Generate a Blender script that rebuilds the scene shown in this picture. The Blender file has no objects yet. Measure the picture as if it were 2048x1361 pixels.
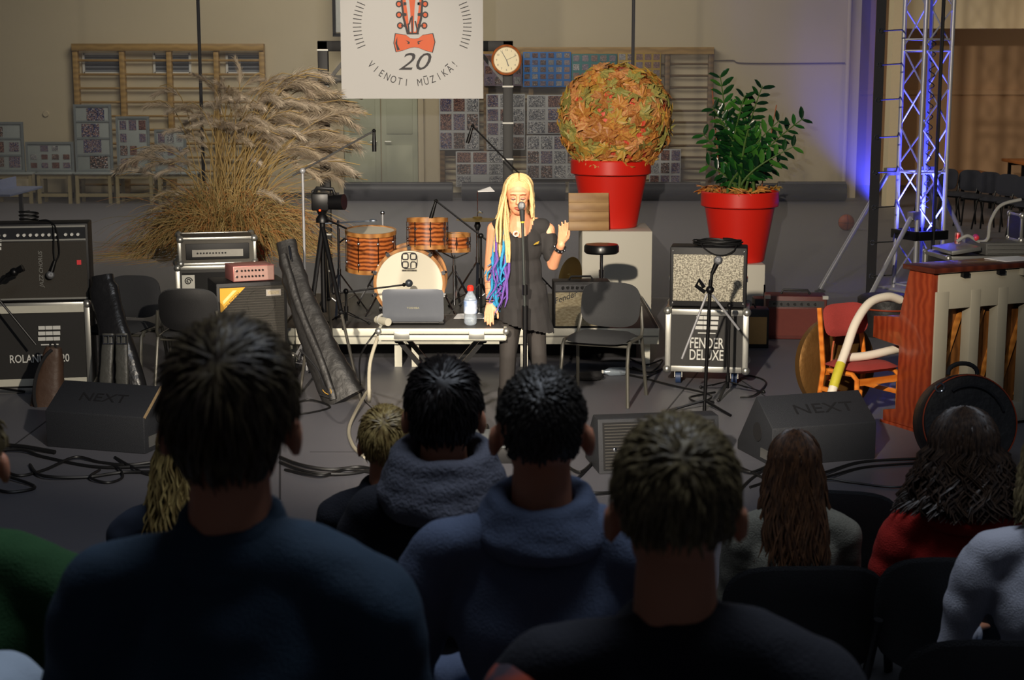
import bpy, bmesh, math, random
from mathutils import Vector, Matrix, Euler, noise
random.seed(7)
R = math.radians; PI = math.pi
SC = bpy.context.scene
COL = SC.collection

# ------------------------------------------------------------------ camera, world, lights
FPX, CAMH, HOR = 3200.0, 2.45, 130.0
TH = math.atan((680.5-HOR)/FPX)
cd = bpy.data.cameras.new('camera'); cam = bpy.data.objects.new('camera', cd); COL.objects.link(cam)
cam.location = (0, 0, CAMH); cam.rotation_euler = (PI/2-TH, 0, 0)
cd.sensor_width = 36; cd.lens = FPX/2048*36; cd.clip_start = .05; cd.clip_end = 200
cd.dof.use_dof = True; cd.dof.focus_distance = 10.6; cd.dof.aperture_fstop = 5.0*36/23.6
SC.camera = cam
w = bpy.data.worlds.new('world'); SC.world = w; w.use_nodes = True
w.node_tree.nodes['Background'].inputs[0].default_value = (.80, .84, 1, 1)
w.node_tree.nodes['Background'].inputs[1].default_value = .022
SC.view_settings.view_transform = 'Standard'; SC.view_settings.look = 'None'
SC.view_settings.exposure = 0; SC.view_settings.gamma = 1
def lamp(name, kind, loc, target, energy, color, size=.3, spot=None, blend=.6, sy=None):
    d = bpy.data.lights.new(name, kind); d.energy = energy; d.color = color
    if kind == 'AREA':
        d.size = size
        if sy: d.shape = 'RECTANGLE'; d.size_y = sy
    else: d.shadow_soft_size = size
    if spot: d.spot_size = R(spot); d.spot_blend = blend
    o = bpy.data.objects.new(name, d); COL.objects.link(o); o.location = loc
    o.rotation_euler = (Vector(target)-Vector(loc)).to_track_quat('-Z', 'Y').to_euler()
    return o
lamp('stage_spot', 'SPOT', (-1.5, .8, 4.3), (.7, 13, 1.45), 6300, (1, .87, .70), .10, 35, .5)
lamp('stage_spot', 'SPOT', (2.6, .8, 4.5), (-2.5, 13, 1.3), 3100, (1, .88, .72), .10, 31, .5)
lamp('singer_spot', 'SPOT', (.6, 1.2, 4.6), (.05, 10.2, 1.35), 1500, (1, .85, .68), .08, 9.5, .6)
lamp('gym_lamp', 'AREA', (-2.5, 23.5, 6.6), (-1.0, 26.5, 0), 520, (1, .91, .76), 7, sy=3)
lamp('gallery_lamp', 'AREA', (10.2, 25.2, 3.0), (9.2, 28, .6), 42, (1, .72, .46), 1.6)
lamp('hall_lamp', 'AREA', (.6, 3.6, 6.6), (.5, 4.6, 0), 135, (.80, .88, 1), 2.5)

# ------------------------------------------------------------------ pixel to place
_c, _s = math.cos(TH), math.sin(TH)
def _ray(u, v):
    a, b = (u-1024)/FPX, (v-680.5)/FPX
    return Vector((a, _c-b*_s, -_s-b*_c))
def G(u, v, z=0.0):
    d = _ray(u, v); t = (z-CAMH)/d.z
    return Vector((d.x*t, d.y*t, z))
def PY(u, v, y):
    d = _ray(u, v); t = y/d.y
    return Vector((d.x*t, y, CAMH+d.z*t))
def S(p): return FPX/(p[1]*_c+(CAMH-p[2])*_s)

# ------------------------------------------------------------------ mesh builder
def smooth_by_angle(me, ang):
    bm = bmesh.new(); bm.from_mesh(me)
    for f in bm.faces: f.smooth = True
    for e in bm.edges:
        if len(e.link_faces) == 2:
            try: a = e.calc_face_angle()
            except ValueError: a = 0
            e.smooth = a < ang
    bm.to_mesh(me); bm.free()
class MB:
    def __init__(s, M=None): s.v = []; s.f = []; s.M = M or Matrix()
    def add(s, vs, fs):
        o = len(s.v); s.v += [tuple(s.M @ Vector(p)) for p in vs]; s.f += [tuple(i+o for i in f) for f in fs]; return s
    def box(s, c, d, rot=None):
        x, y, z = d[0]/2, d[1]/2, d[2]/2; c = Vector(c)
        vs = [Vector((a*x, b*y, e*z)) for e in (-1, 1) for b in (-1, 1) for a in (-1, 1)]
        if rot is not None: vs = [rot @ p for p in vs]
        return s.add([p+c for p in vs], [(0,2,3,1), (4,5,7,6), (0,1,5,4), (2,6,7,3), (0,4,6,2), (1,3,7,5)])
    def bar(s, p0, p1, wd, dp, up=(0,0,1)):
        p0, p1 = Vector(p0), Vector(p1); z = (p1-p0).normalized(); u = Vector(up)
        if abs(z.dot(u)) > .98: u = Vector((0, 1, 0))
        x = z.cross(u).normalized(); y = z.cross(x)
        vs = []
        for p in (p0, p1):
            for a, b in ((-1,-1), (1,-1), (1,1), (-1,1)): vs.append(p+x*a*wd/2+y*b*dp/2)
        return s.add(vs, [(3,2,1,0), (4,5,6,7), (0,1,5,4), (1,2,6,5), (2,3,7,6), (3,0,4,7)])
    def tube(s, pts, r, n=8, closed=False, caps=True):
        pts = [Vector(p) for p in pts]; N = len(pts); vs = []; fs = []
        rr = r if isinstance(r, (list, tuple)) else [r]*N
        t0 = (pts[1]-pts[0]).normalized(); u = Vector((0,0,1)) if abs(t0.z) < .9 else Vector((1,0,0))
        nx = t0.cross(u).normalized()
        for i, p in enumerate(pts):
            if closed: t = pts[(i+1) % N]-pts[i-1]
            else: t = pts[min(i+1, N-1)]-pts[max(i-1, 0)]
            if t.length < 1e-9: t = t0
            t = t.normalized(); nx = nx-t*nx.dot(t)
            if nx.length < 1e-6: nx = t.orthogonal()
            nx.normalize(); ny = t.cross(nx)
            for k in range(n):
                a = 2*PI*k/n; vs.append(p+(nx*math.cos(a)+ny*math.sin(a))*rr[i])
        for i in range(N if closed else N-1):
            j = (i+1) % N
            for k in range(n):
                l = (k+1) % n; fs.append((i*n+k, i*n+l, j*n+l, j*n+k))
        if caps and not closed: fs.append(tuple(range(n-1, -1, -1))); fs.append(tuple((N-1)*n+k for k in range(n)))
        return s.add(vs, fs)
    def cyl(s, p0, p1, r0, r1=None, n=16): return s.tube([p0, p1], [r0, r0 if r1 is None else r1], n)
    def lathe(s, prof, n=24, c=(0,0,0), M=None, loop=False):
        vs = []; fs = []; c = Vector(c); m = len(prof)
        for k in range(n):
            a = 2*PI*k/n
            for r, z in prof:
                p = Vector((r*math.cos(a), r*math.sin(a), z))
                if M is not None: p = M @ p
                vs.append(p+c)
        for k in range(n):
            l = (k+1) % n
            for i in range(m-1): fs.append((k*m+i, l*m+i, l*m+i+1, k*m+i+1))
            if loop: fs.append((k*m+m-1, l*m+m-1, l*m, k*m))
        if not loop and prof[0][0] > 1e-6 and prof[-1][0] > 1e-6:
            fs.append(tuple(k*m for k in range(n-1, -1, -1))); fs.append(tuple(k*m+m-1 for k in range(n)))
        return s.add(vs, fs)
    def ell(s, c, r, n=16, m=10, M=None):
        if not isinstance(r, (list, tuple)): r = (r, r, r)
        c = Vector(c); vs = []; fs = []
        for i in range(m+1):
            t = PI*i/m
            for k in range(n):
                a = 2*PI*k/n; p = Vector((r[0]*math.sin(t)*math.cos(a), r[1]*math.sin(t)*math.sin(a), -r[2]*math.cos(t)))
                if M is not None: p = M @ p
                vs.append(p+c)
        for i in range(m):
            for k in range(n):
                l = (k+1) % n
                if i == 0: fs.append((i*n+k, (i+1)*n+l, (i+1)*n+k))
                elif i == m-1: fs.append((i*n+k, i*n+l, (i+1)*n+k))
                else: fs.append((i*n+k, i*n+l, (i+1)*n+l, (i+1)*n+k))
        return s.add(vs, fs)
    def torus(s, c, Rr, r, M=None, n=28, m=8, arc=None):
        c = Vector(c); pts = []
        K = n if arc is None else n+1
        for k in range(K):
            a = 2*PI*k/n if arc is None else arc[0]+(arc[1]-arc[0])*k/n
            p = Vector((Rr*math.cos(a), Rr*math.sin(a), 0))
            if M is not None: p = M @ p
            pts.append(p+c)
        return s.tube(pts, r, m, closed=arc is None)
    def prism(s, poly, y0, y1):              # polygon in x,z pushed along y
        n = len(poly)
        vs = [(p[0], y0, p[1]) for p in poly]+[(p[0], y1, p[1]) for p in poly]
        return s.add(vs, [tuple(range(n)), tuple(range(2*n-1, n-1, -1))]+[((i+1) % n, i, n+i, n+(i+1) % n) for i in range(n)])
    def pillow(s, wd, ht, t, c=(0,0,0), M=None, n=8, e=5.0, bend=0.0, bz=0.0):
        c = Vector(c); vs = []; fs = []
        for side in (-1, 1):
            for i in range(n+1):
                for j in range(n+1):
                    u, v = -1+2*i/n, -1+2*j/n; m = max(abs(u), abs(v), 1e-6)
                    a, b = u/m, v/m; q = max(abs(a)**e+abs(b)**e, 1e-6)**(-1/e)
                    x, z = m*q*a*wd/2, m*q*b*ht/2
                    y = side*t/2*max(0, 1-m**6)**.5+bend*(2*x/wd)**2+bz*(2*z/ht)**2
                    p = Vector((x, y, z))
                    if M is not None: p = M @ p
                    vs.append(p+c)
        K = (n+1)**2
        for i in range(n):
            for j in range(n):
                q = (i*(n+1)+j, (i+1)*(n+1)+j, (i+1)*(n+1)+j+1, i*(n+1)+j+1)
                fs.append(q); fs.append(tuple(K+k for k in reversed(q)))
        return s.add(vs, fs)
    def mesh(s, name, ang=.7, bevel=0.0, flat=False, weld=1e-5):
        me = bpy.data.meshes.new(name); me.from_pydata(s.v, [], s.f)
        bm = bmesh.new(); bm.from_mesh(me)
        if weld: bmesh.ops.remove_doubles(bm, verts=bm.verts, dist=weld)
        if bevel:
            es = [e for e in bm.edges if len(e.link_faces) == 2 and e.calc_face_angle(0) > .6]
            bmesh.ops.bevel(bm, geom=es, offset=bevel, segments=2, affect='EDGES', profile=.5, clamp_overlap=True)
        bmesh.ops.recalc_face_normals(bm, faces=bm.faces)
        if not flat:
            for f in bm.faces: f.smooth = True
            for e in bm.edges:
                if len(e.link_faces) == 2: e.smooth = e.calc_face_angle(0) < ang
        bm.to_mesh(me); bm.free(); me.validate(); return me
    def build(s, name, mat, parent=None, label=None, **k):
        return put(name, s.mesh(name, **k), mat, parent, label)
def put(name, me, mat, parent=None, label=None, loc=None, rot=None):
    if mat is not None and len(me.materials) == 0: me.materials.append(mat)
    o = bpy.data.objects.new(name, me); COL.objects.link(o)
    if mat is not None and me.materials[0] != mat:
        o.material_slots[0].link = 'OBJECT'; o.material_slots[0].material = mat
    if parent is not None: o.parent = parent
    if label: o['label'] = label
    if loc is not None: o.location = loc
    if rot is not None: o.rotation_euler = rot
    return o
def tag(o, label, cat, group=None):
    o['label'] = label; o['category'] = cat
    if group: o['group'] = group
    return o
def thing(name, label, cat, loc=(0,0,0), rz=0.0, group=None):
    o = bpy.data.objects.new(name, None); COL.objects.link(o); o.empty_display_size = .1
    o.location = loc; o.rotation_euler = (0, 0, rz); return tag(o, label, cat, group)
def struct(o): o['kind'] = 'structure'; return o
def stuff(o): o['kind'] = 'stuff'; return o
RX = lambda a: Matrix.Rotation(a, 4, 'X')
RY = lambda a: Matrix.Rotation(a, 4, 'Y')
RZ = lambda a: Matrix.Rotation(a, 4, 'Z')
TR = lambda *p: Matrix.Translation(Vector(p if len(p) == 3 else p[0]))
def bez(p0, p1, p2, p3, n=12):
    p0, p1, p2, p3 = map(Vector, (p0, p1, p2, p3)); o = []
    for i in range(n+1):
        t = i/n; q = 1-t; o.append(p0*q**3+p1*3*q*q*t+p2*3*q*t*t+p3*t**3)
    return o
def cat_rom(P, n=8):
    P = [Vector(p) for p in P]; Q = [P[0]]+P+[P[-1]]; o = []
    for i in range(1, len(Q)-2):
        for k in range(n):
            t = k/n; a, b, c, d = Q[i-1], Q[i], Q[i+1], Q[i+2]
            o.append(.5*((2*b)+(c-a)*t+(2*a-5*b+4*c-d)*t*t+(3*b-a-3*c+d)*t**3))
    o.append(P[-1]); return o

# ------------------------------------------------------------------ materials
def lin(c): return tuple(((x/255)/12.92 if x/255 <= .04045 else ((x/255+.055)/1.055)**2.4) for x in c)+(1.0,)
MATS = {}
def mat(name, col, rough=.6, metal=0.0, var=.12, scale=30.0, bump=0.0, bscale=None, emit=0.0, spec=.5, trans=0.0, alpha=1.0, sss=0.0, coat=0.0, col2=None, stretch=None):
    if name in MATS: return MATS[name]
    m = bpy.data.materials.new(name); m.use_nodes = True; nt = m.node_tree; N = nt.nodes; L = nt.links
    b = N['Principled BSDF']; b.inputs['Roughness'].default_value = rough; b.inputs['Metallic'].default_value = metal
    b.inputs['Specular IOR Level'].default_value = spec
    if coat: b.inputs['Coat Weight'].default_value = coat
    if sss: b.inputs['Subsurface Weight'].default_value = sss; b.inputs['Subsurface Radius'].default_value = (.02, .006, .003)
    if trans: b.inputs['Transmission Weight'].default_value = trans
    b.inputs['Alpha'].default_value = alpha
    tc = N.new('ShaderNodeTexCoord'); mp = N.new('ShaderNodeMapping'); L.new(tc.outputs['Object'], mp.inputs[0])
    if stretch: mp.inputs['Scale'].default_value = stretch
    nz = N.new('ShaderNodeTexNoise'); nz.inputs['Scale'].default_value = scale; nz.inputs['Detail'].default_value = 4
    L.new(mp.outputs[0], nz.inputs[0])
    c = lin(col); rp = N.new('ShaderNodeValToRGB')
    if col2: c2 = lin(col2); lo, hi = c, c2; rp.color_ramp.elements[0].position = .38; rp.color_ramp.elements[1].position = .62
    else: lo = tuple(x*(1-var) for x in c[:3])+(1,); hi = tuple(min(1, x*(1+var)) for x in c[:3])+(1,)
    rp.color_ramp.elements[0].color = lo; rp.color_ramp.elements[1].color = hi
    L.new(nz.outputs[0], rp.inputs[0]); L.new(rp.outputs[0], b.inputs['Base Color'])
    if bump:
        n2 = N.new('ShaderNodeTexNoise'); n2.inputs['Scale'].default_value = bscale or scale*4; n2.inputs['Detail'].default_value = 3
        L.new(mp.outputs[0], n2.inputs[0]); bp = N.new('ShaderNodeBump'); bp.inputs['Strength'].default_value = bump; bp.inputs['Distance'].default_value = .01
        L.new(n2.outputs[0], bp.inputs['Height']); L.new(bp.outputs[0], b.inputs['Normal'])
    if emit: b.inputs['Emission Color'].default_value = c; b.inputs['Emission Strength'].default_value = emit
    MATS[name] = m; return m
def wood(name, c1, c2, scale=6.0, axis='X', rough=.4, dist=4.0, coat=0.0, band='BANDS'):
    if name in MATS: return MATS[name]
    m = bpy.data.materials.new(name); m.use_nodes = True; nt = m.node_tree; N = nt.nodes; L = nt.links
    b = N['Principled BSDF']; b.inputs['Roughness'].default_value = rough
    if coat: b.inputs['Coat Weight'].default_value = coat
    tc = N.new('ShaderNodeTexCoord'); wv = N.new('ShaderNodeTexWave'); wv.bands_direction = axis
    wv.inputs['Scale'].default_value = scale; wv.inputs['Distortion'].default_value = dist; wv.inputs['Detail'].default_value = 3; wv.inputs['Detail Scale'].default_value = 1.2
    rp = N.new('ShaderNodeValToRGB'); rp.color_ramp.elements[0].color = lin(c1); rp.color_ramp.elements[1].color = lin(c2)
    L.new(tc.outputs['Object'], wv.inputs[0]); L.new(wv.outputs[0], rp.inputs[0]); L.new(rp.outputs[0], b.inputs['Base Color'])
    MATS[name] = m; return m
K = dict(
 black=mat('black_vinyl', (22,22,24), .55, bump=.15, bscale=250),
 blackm=mat('black_metal', (16,16,18), .38, .3),
 chrome=mat('chrome', (200,202,206), .16, 1, var=.04),
 alu=mat('aluminium', (188,188,182), .36, .85, var=.06),
 alufascia=mat('riser_aluminium', (205,203,188), .5, .25, var=.06),
 steel=mat('zinc_tube', (165,166,170), .42, .35, var=.06),
 white=mat('white_print', (214,214,208), .6, var=.03),
 paper=mat('paper', (232,232,232), .8, var=.02),
 boxw=mat('white_plinth_paint', (206,202,188), .6, var=.03, scale=4),
 red=mat('red_plastic_pot', (222,38,24), .38, var=.04, scale=3),
 dark=mat('dark_cloth', (24,24,27), .85, bump=.3, bscale=160),
 rubber=mat('cable_rubber', (17,17,18), .5),
 greycable=mat('grey_cable', (150,150,146), .5),
 skin=mat('light_skin', (226,160,122), .5, var=.05, scale=12, sss=.12),
 skin2=mat('audience_skin', (205,140,108), .55, var=.06, scale=12, sss=.15),
 plainwood=wood('pale_ladder_wood', (150,118,62), (176,142,80), 3, 'Z', .5),
)
# ------------------------------------------------------------------ lettering
def text_mesh(body, size=1.0, shear=0.0, bold=0.0):
    c = bpy.data.curves.new('t', 'FONT'); c.body = body; c.size = size; c.extrude = .0006; c.offset = bold; c.shear = shear
    c.align_x = 'CENTER'; c.align_y = 'CENTER'; c.resolution_u = 3
    o = bpy.data.objects.new('t', c); COL.objects.link(o)
    dg = bpy.context.evaluated_depsgraph_get(); me = bpy.data.meshes.new_from_object(o.evaluated_get(dg))
    bpy.data.objects.remove(o); bpy.data.curves.remove(c)
    return [v.co.copy() for v in me.vertices], [tuple(p.vertices) for p in me.polygons]
class TX:                                    # text laid on a local x,z plane facing -y
    def __init__(s): s.mb = MB()
    def add(s, body, x, z, h, y=0.0, sx=1.0, rot=0.0, shear=0.0, bold=0.0, M=None):
        vs, fs = text_mesh(body, 1.0, shear, bold); ca, sa = math.cos(rot), math.sin(rot); o = []
        for p in vs:
            a, b = p.x*h*sx*1.38, p.y*h*1.38; q = Vector((x+a*ca-b*sa, y-p.z, z+a*sa+b*ca))
            o.append(M @ q if M is not None else q)
        s.mb.add(o, fs); return s
    def build(s, mat, parent, name='lettering'): return s.mb.build(name, mat, parent, flat=True, weld=0)

# ------------------------------------------------------------------ the hall
YW = G(900, 396).y                           # back wall
YS = G(1742, 597).y                          # gauze curtain
XR = PY(1692, 300, YW).x
def floor_mat():
    m = mat('stage_floor', (102,102,109), .48, var=.10, scale=1.3, bump=.05, bscale=60); return m
mb = MB(); mb.box((2, 16, -.05), (34, 40, .1)); fl = struct(mb.build('floor', floor_mat(), flat=True))
tape = mat('floor_seam', (52,52,57), .6)
for (a, b) in ((G(0, 640), G(330, 440)), (G(150, 800), G(10, 905)), (G(1310, 850), G(1400, 740)), (G(1700, 905), G(1480, 760)), (G(560, 700), G(560, 1000)), (G(620, 905), G(1150, 905))):
    mb = MB(); a.z = b.z = .0015; mb.bar(a, b, .012, .002); mb.build('floor_seam', tape, fl)
wallm = mat('cream_wall_paint', (196,184,156), .85, var=.06, scale=.7, bump=.08, bscale=40)
mb = MB(); mb.box((XR/2-7, YW+.15, 3.5), (XR+14, .3, 7.0)); struct(mb.build('wall_back', wallm, flat=True))
mb = MB(); mb.box((XR+.1, YW+1.6, 3.5), (.2, 3.2, 7.0)); struct(mb.build('wall_return', wallm, flat=True))
yg = YW+3.2
gm = mat('gallery_wall_paint', (206,168,130), .85, var=.05, scale=.8)
mb = MB(); mb.box((XR+5, yg+.1, 3.5), (10, .2, 7)); struct(mb.build('wall_gallery', gm, flat=True))
ph = PY(1900, 57, YW-2.0)
xp = PY(1786, 300, YW-2.0).x
mb = MB(); mb.box((xp+4.2, YW-1.8, (ph.z+7)/2), (8.4, .3, 7-ph.z)); struct(mb.build('wall_header', wallm, flat=True))
mb = MB(); mb.box((xp, YW-1.9, 3.5), (.2, .36, 7)); struct(mb.build('trim_1', mat('pillar_paint', (214,200,168), .8, var=.04), flat=True))
mb = MB(); mb.box((xp+4.4, yg-.06, 1.9), (8.2, .1, .1)); struct(mb.build('trim_2', gm, flat=True))
mb = MB(); mb.box(((-14+XR)/2, YW-.012, .05), (14+XR-.05, .024, .1)); struct(mb.build('baseboard_back', mat('grey_skirting', (70,66,60), .7), flat=True))
# double door and rail
dm = mat('pale_green_door', (168,172,150), .6, var=.05, scale=1.5)
d0, d1 = PY(690, 385, YW), PY(838, 385, YW); dz = PY(700, 166, YW).z; wd = (d1.x-d0.x)/2
dr = bpy.data.objects.new('door_1', None); COL.objects.link(dr); dr.location = (d0.x, YW, 0); struct(dr)
for i in range(2):
    mb = MB(); mb.box((wd*(i+.5), -.03, dz/2), (wd-.02, .05, dz)); lf = mb.build('door_leaf', dm, dr, bevel=.004)
    mb = MB(); mb.box((wd*(i+.5), -.06, dz*.74), (wd*.7, .015, dz*.36)); mb.box((wd*(i+.5), -.06, dz*.28), (wd*.7, .015, dz*.36)); mb.build('door_panel', dm, lf, bevel=.004)
    mb = MB(); mb.tube([(wd+(-.08 if i == 0 else .08), -.05, 1.05), (wd+(-.08 if i == 0 else .08), -.11, 1.05), (wd+(-.19 if i == 0 else .19), -.11, 1.05)], .011, 6); mb.build('door_handle', K['alu'], lf)
mb = MB(); mb.box((wd, -.03, dz+.05), (2*wd+.2, .07, .1)); mb.box((-.05, -.03, dz/2), (.1, .07, dz)); mb.box((2*wd+.05, -.03, dz/2), (.1, .07, dz)); mb.build('door_frame', wallm, dr)
r0, r1 = PY(578, 156, YW), PY(900, 156, YW)
mb = MB(); mb.box(((r0.x+r1.x)/2, YW-.06, r0.z), (r1.x-r0.x, .12, .1)); struct(mb.build('trim_3', mat('grey_rail', (110,108,102), .6)))
# three wall vents
for k, (u0, u1) in enumerate(((169, 241), (310, 380), (455, 521))):
    a, b = PY(u0, 146, YW), PY(u1, 108, YW); W, H = b.x-a.x, b.z-a.z
    t = thing('wall_vent', 'grey slatted wall vent behind the wooden climbing bars, %s of three' % ('leftmost', 'middle', 'rightmost')[k], 'vent', ((a.x+b.x)/2, YW, a.z), 0, 'wall vents')
    mb = MB()
    for sx in (-1, 1): mb.box((sx*W/2, -.02, H/2), (.04, .04, H+.04))
    for z in (0, H): mb.box((0, -.02, z), (W, .04, .04))
    mb.build('vent_frame', K['white'], t)
    mb = MB(); mb.box((0, -.006, H/2), (W-.04, .01, H-.04)); mb.build('backing', mat('vent_dark', (74,78,84), .6), t)
    for i in range(5):
        mb = MB(); mb.box((0, -.02, H*(i+.5)/5), (W-.05, .03, .025), RX(R(35)).to_3x3()); mb.build('vent_slat', mat('vent_slat', (128,132,138), .5), t)
mb = MB(); mb.lathe([(.0, .03), (.05, .03), (.06, 0)], 20, M=RX(PI/2)); o = mb.build('wall_socket', wallm); o.location = (PY(92, 228, YW).x, YW, PY(92, 228, YW).z)
tag(o, 'small round cream cover plate on bare wall above photo boards', 'socket')

# climbing bars
lw = K['plainwood']; lwd = wood('dark_ladder_wood', (96,74,44), (122,96,58), 3, 'Z', .5)
def wall_bars(us, vt, vb, label, nb, mt):
    p0 = PY(us[0], vb, YW); xs = [PY(u, vt, YW).x for u in us]; zt = PY(us[0], vt, YW).z; zb = max(.05, p0.z)
    t = thing('wall_bars', label, 'climbing bars', ((xs[0]+xs[-1])/2, YW, 0), 0, 'gym wall bars'); cx = t.location.x
    for x in xs:
        mb = MB(); mb.box((x-cx, -.09, (zt+zb)/2), (.09, .16, zt-zb)); mb.build('post', mt, t, bevel=.005)
    mb = MB(); mb.box(((xs[0]+xs[-1])/2-cx, -.19, zt-.06), (xs[-1]-xs[0]+.09, .03, .13)); mb.build('top_board', lw, t, bevel=.004)
    br = None
    for i in range(len(xs)-1):
        for k in range(nb):
            z = zt-.3-k*(zt-zb-.45)/(nb-1)
            if br is None:
                b = MB(); b.tube([(-.5, 0, 0), (.5, 0, 0)], .022, 8); br = b.mesh('bar')
            o = put('bar', br, mt, t, loc=((xs[i]+xs[i+1])/2-cx, -.11, z)); o.scale = (xs[i+1]-xs[i]-.09, 1, 1)
wall_bars((153, 246, 340, 434, 525), 88, 385, 'light wooden climbing bars on wall behind the pampas grass', 10, lw)
wall_bars((884, 972, 1062, 1152, 1242, 1334, 1421), 95, 376, 'brown wooden climbing bars hung with posters behind the leaf ball', 11, lwd)

# photos and boards
PH = []
for i in range(8):
    m = bpy.data.materials.new('photo_print_%d' % i); m.use_nodes = True; nt = m.node_tree; N = nt.nodes; L = nt.links; b = N['Principled BSDF']; b.inputs['Roughness'].default_value = .3
    tc = N.new('ShaderNodeTexCoord'); oi = N.new('ShaderNodeObjectInfo'); ad = N.new('ShaderNodeVectorMath'); vo = N.new('ShaderNodeTexVoronoi'); vo.inputs['Scale'].default_value = 16+i*2
    L.new(tc.outputs['Object'], ad.inputs[0]); L.new(oi.outputs['Location'], ad.inputs[1]); L.new(ad.outputs[0], vo.inputs[0])
    rp = N.new('ShaderNodeValToRGB'); rp.color_ramp.interpolation = 'CONSTANT'; e = rp.color_ramp.elements
    pal = [((24,24,30), (60,56,58), (150,120,104), (205,200,200)), ((30,28,34), (90,50,50), (170,130,110), (60,62,80)), ((40,44,56), (120,124,130), (210,208,204), (46,40,40)), ((22,26,44), (60,70,120), (160,130,120), (200,196,190))][i % 4]
    e[0].color = lin(pal[0]); e[0].position = 0; e[1].color = lin(pal[1]); e[1].position = .35
    for q, c in ((.6, pal[2]), (.82, pal[3])): x = e.new(q); x.color = lin(c)
    L.new(vo.outputs['Color'], rp.inputs[0]); L.new(rp.outputs[0], b.inputs['Base Color']); PH.append(m)
pmesh = MB().box((0, 0, 0), (1, .006, 1)).mesh('photo', flat=True)
def board(u0, v0, u1, v1, yy, rows, cols, mt, name, label, cat, frame=None, fill=.78, skip=(), tilt=0.0, group=None, vary=False, th=.02):
    a, b = PY(u0, v1, yy), PY(u1, v0, yy); W, H = b.x-a.x, b.z-a.z
    t = thing(name, label, cat, ((a.x+b.x)/2, yy, a.z), 0, group)
    if tilt: t.rotation_euler = (-tilt, 0, 0)
    mb = MB(); mb.box((0, 0, H/2), (W, th, H)); mb.build('panel', mt, t, bevel=.002)
    if frame:
        for sx in (-1, 1): MB().box((sx*(W/2-.02), -.018, H/2), (.04, .03, H)).build('frame_side', frame, t)
        for z in (.02, H-.02): MB().box((0, -.018, z), (W-.08, .03, .04)).build('frame_rail', frame, t)
        if rows < 5 and cols <= 2:
            for r in range(1, rows): MB().box((0, -.016, H*r/rows), (W-.08, .02, .03)).build('shelf_strip', frame, t)
    for r in range(rows):
        for c in range(cols):
            if (r, c) in skip or (vary and random.random() < .14): continue
            k = fill*(random.uniform(.75, 1) if vary else 1)
            m_ = .04 if frame else 0
            pw, phh = (W-2*m_)/cols*k, (H-2*m_)/rows*(k if cols > 1 else .82)
            if cols == 1: pw = (W-.1)*.55
            o = put('photo', pmesh, random.choice(PH), t, loc=(-W/2+m_+(W-2*m_)*(c+.5)/cols+(random.uniform(-.12, .12)*W if cols == 1 else 0), -th/2-.004, H-m_-(H-2*m_)*(r+.5)/rows)); o.scale = (pw, 1, phh)
    return t
yb = YW-.182
white = mat('white_board', (176,178,178), .6, var=.03)
board(968, 108, 1044, 172, YW-.217, 3, 4, mat('mauve_poster', (120,106,120), .6), 'photo_poster', 'mauve and teal photo poster behind the round clock', 'poster', fill=.7)
board(1046, 104, 1142, 174, YW-.217, 5, 6, mat('blue_poster', (30,112,190), .6), 'photo_poster', 'bright blue poster of small photos right of the clock', 'poster', fill=.68)
board(1143, 108, 1234, 178, YW-.217, 4, 5, mat('teal_poster', (36,110,112), .6), 'photo_poster', 'dark teal poster of photos between the blue and yellow posters', 'poster', fill=.68)
board(1235, 106, 1322, 170, YW-.217, 4, 5, mat('yellow_poster', (168,138,40), .6), 'photo_poster', 'yellow poster of photos above the leaf ball', 'poster', fill=.74)
G1 = 'grey photo boards on the climbing bars'
board(879, 188, 958, 300, yb, 3, 3, white, 'photo_board', 'white board with nine photos left of the black frame post', 'photo board', fill=.84, group=G1)
board(973, 188, 1050, 300, yb, 4, 3, white, 'photo_board', 'white photo board crossed by the black frame post', 'photo board', fill=.82, group=G1)
board(1054, 190, 1132, 268, yb, 3, 2, white, 'photo_board', 'white board of six photos beside the leaf ball', 'photo board', fill=.84, group=G1)
board(1053, 271, 1160, 358, yb, 3, 4, white, 'photo_board', 'white photo board left of the leaf ball pot', 'photo board', fill=.84, group=G1)
board(912, 303, 1008, 374, yb, 3, 3, white, 'photo_board', 'low white photo board behind the singer with one blank space', 'photo board', fill=.84, skip=((2, 1),), group=G1)
board(1298, 298, 1362, 374, yb, 3, 3, white, 'photo_board', 'low white photo board right of the leaf ball pot', 'photo board', fill=.8, group=G1)
# boards on small desks
grey = mat('grey_display_board', (150,158,156), .6, var=.05); gfr = mat('grey_display_frame', (118,126,128), .5)
yt = YW-1.05
G2 = 'display boards on desks'
tz = PY(100, 344, yt).z
def desk(u0, u1, label):
    a, b = PY(u0, 344, yt), PY(u1, 344, yt); W = b.x-a.x
    t = thing('small_desk', label, 'desk', ((a.x+b.x)/2, yt, 0), 0, 'small desks under the display boards')
    MB().box((0, 0, tz-.015), (W, .5, .03)).build('desk_top', grey, t, bevel=.004)
    dl = mat('desk_leg_wood', (150,138,104), .6)
    for sx in (-1, 1):
        for sy in (-1, 1): MB().box((sx*(W/2-.05), sy*.2, (tz-.03)/2), (.055, .055, tz-.03)).build('leg', dl, t)
    MB().box((0, -.2, .15), (W-.12, .03, .06)).build('stretcher', dl, t); MB().box((0, -.2, tz-.07), (W-.12, .03, .07)).build('apron', dl, t)
for i, (a, b) in enumerate(((-12, 72), (78, 150), (154, 230), (234, 312), (318, 400))):
    desk(a, b, ('small wooden desk at left edge under a tall grey board', 'small wooden desk under the wide low photo board', 'small wooden desk under the tallest grey photo board', 'small wooden desk under the board beside the pampas grass', 'small wooden desk hidden behind the pampas grass')[i])
def desk_board(*a, **k):
    o = board(*a, frame=gfr, group=G2, **k); o.location.z = tz+.001; return o
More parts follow.
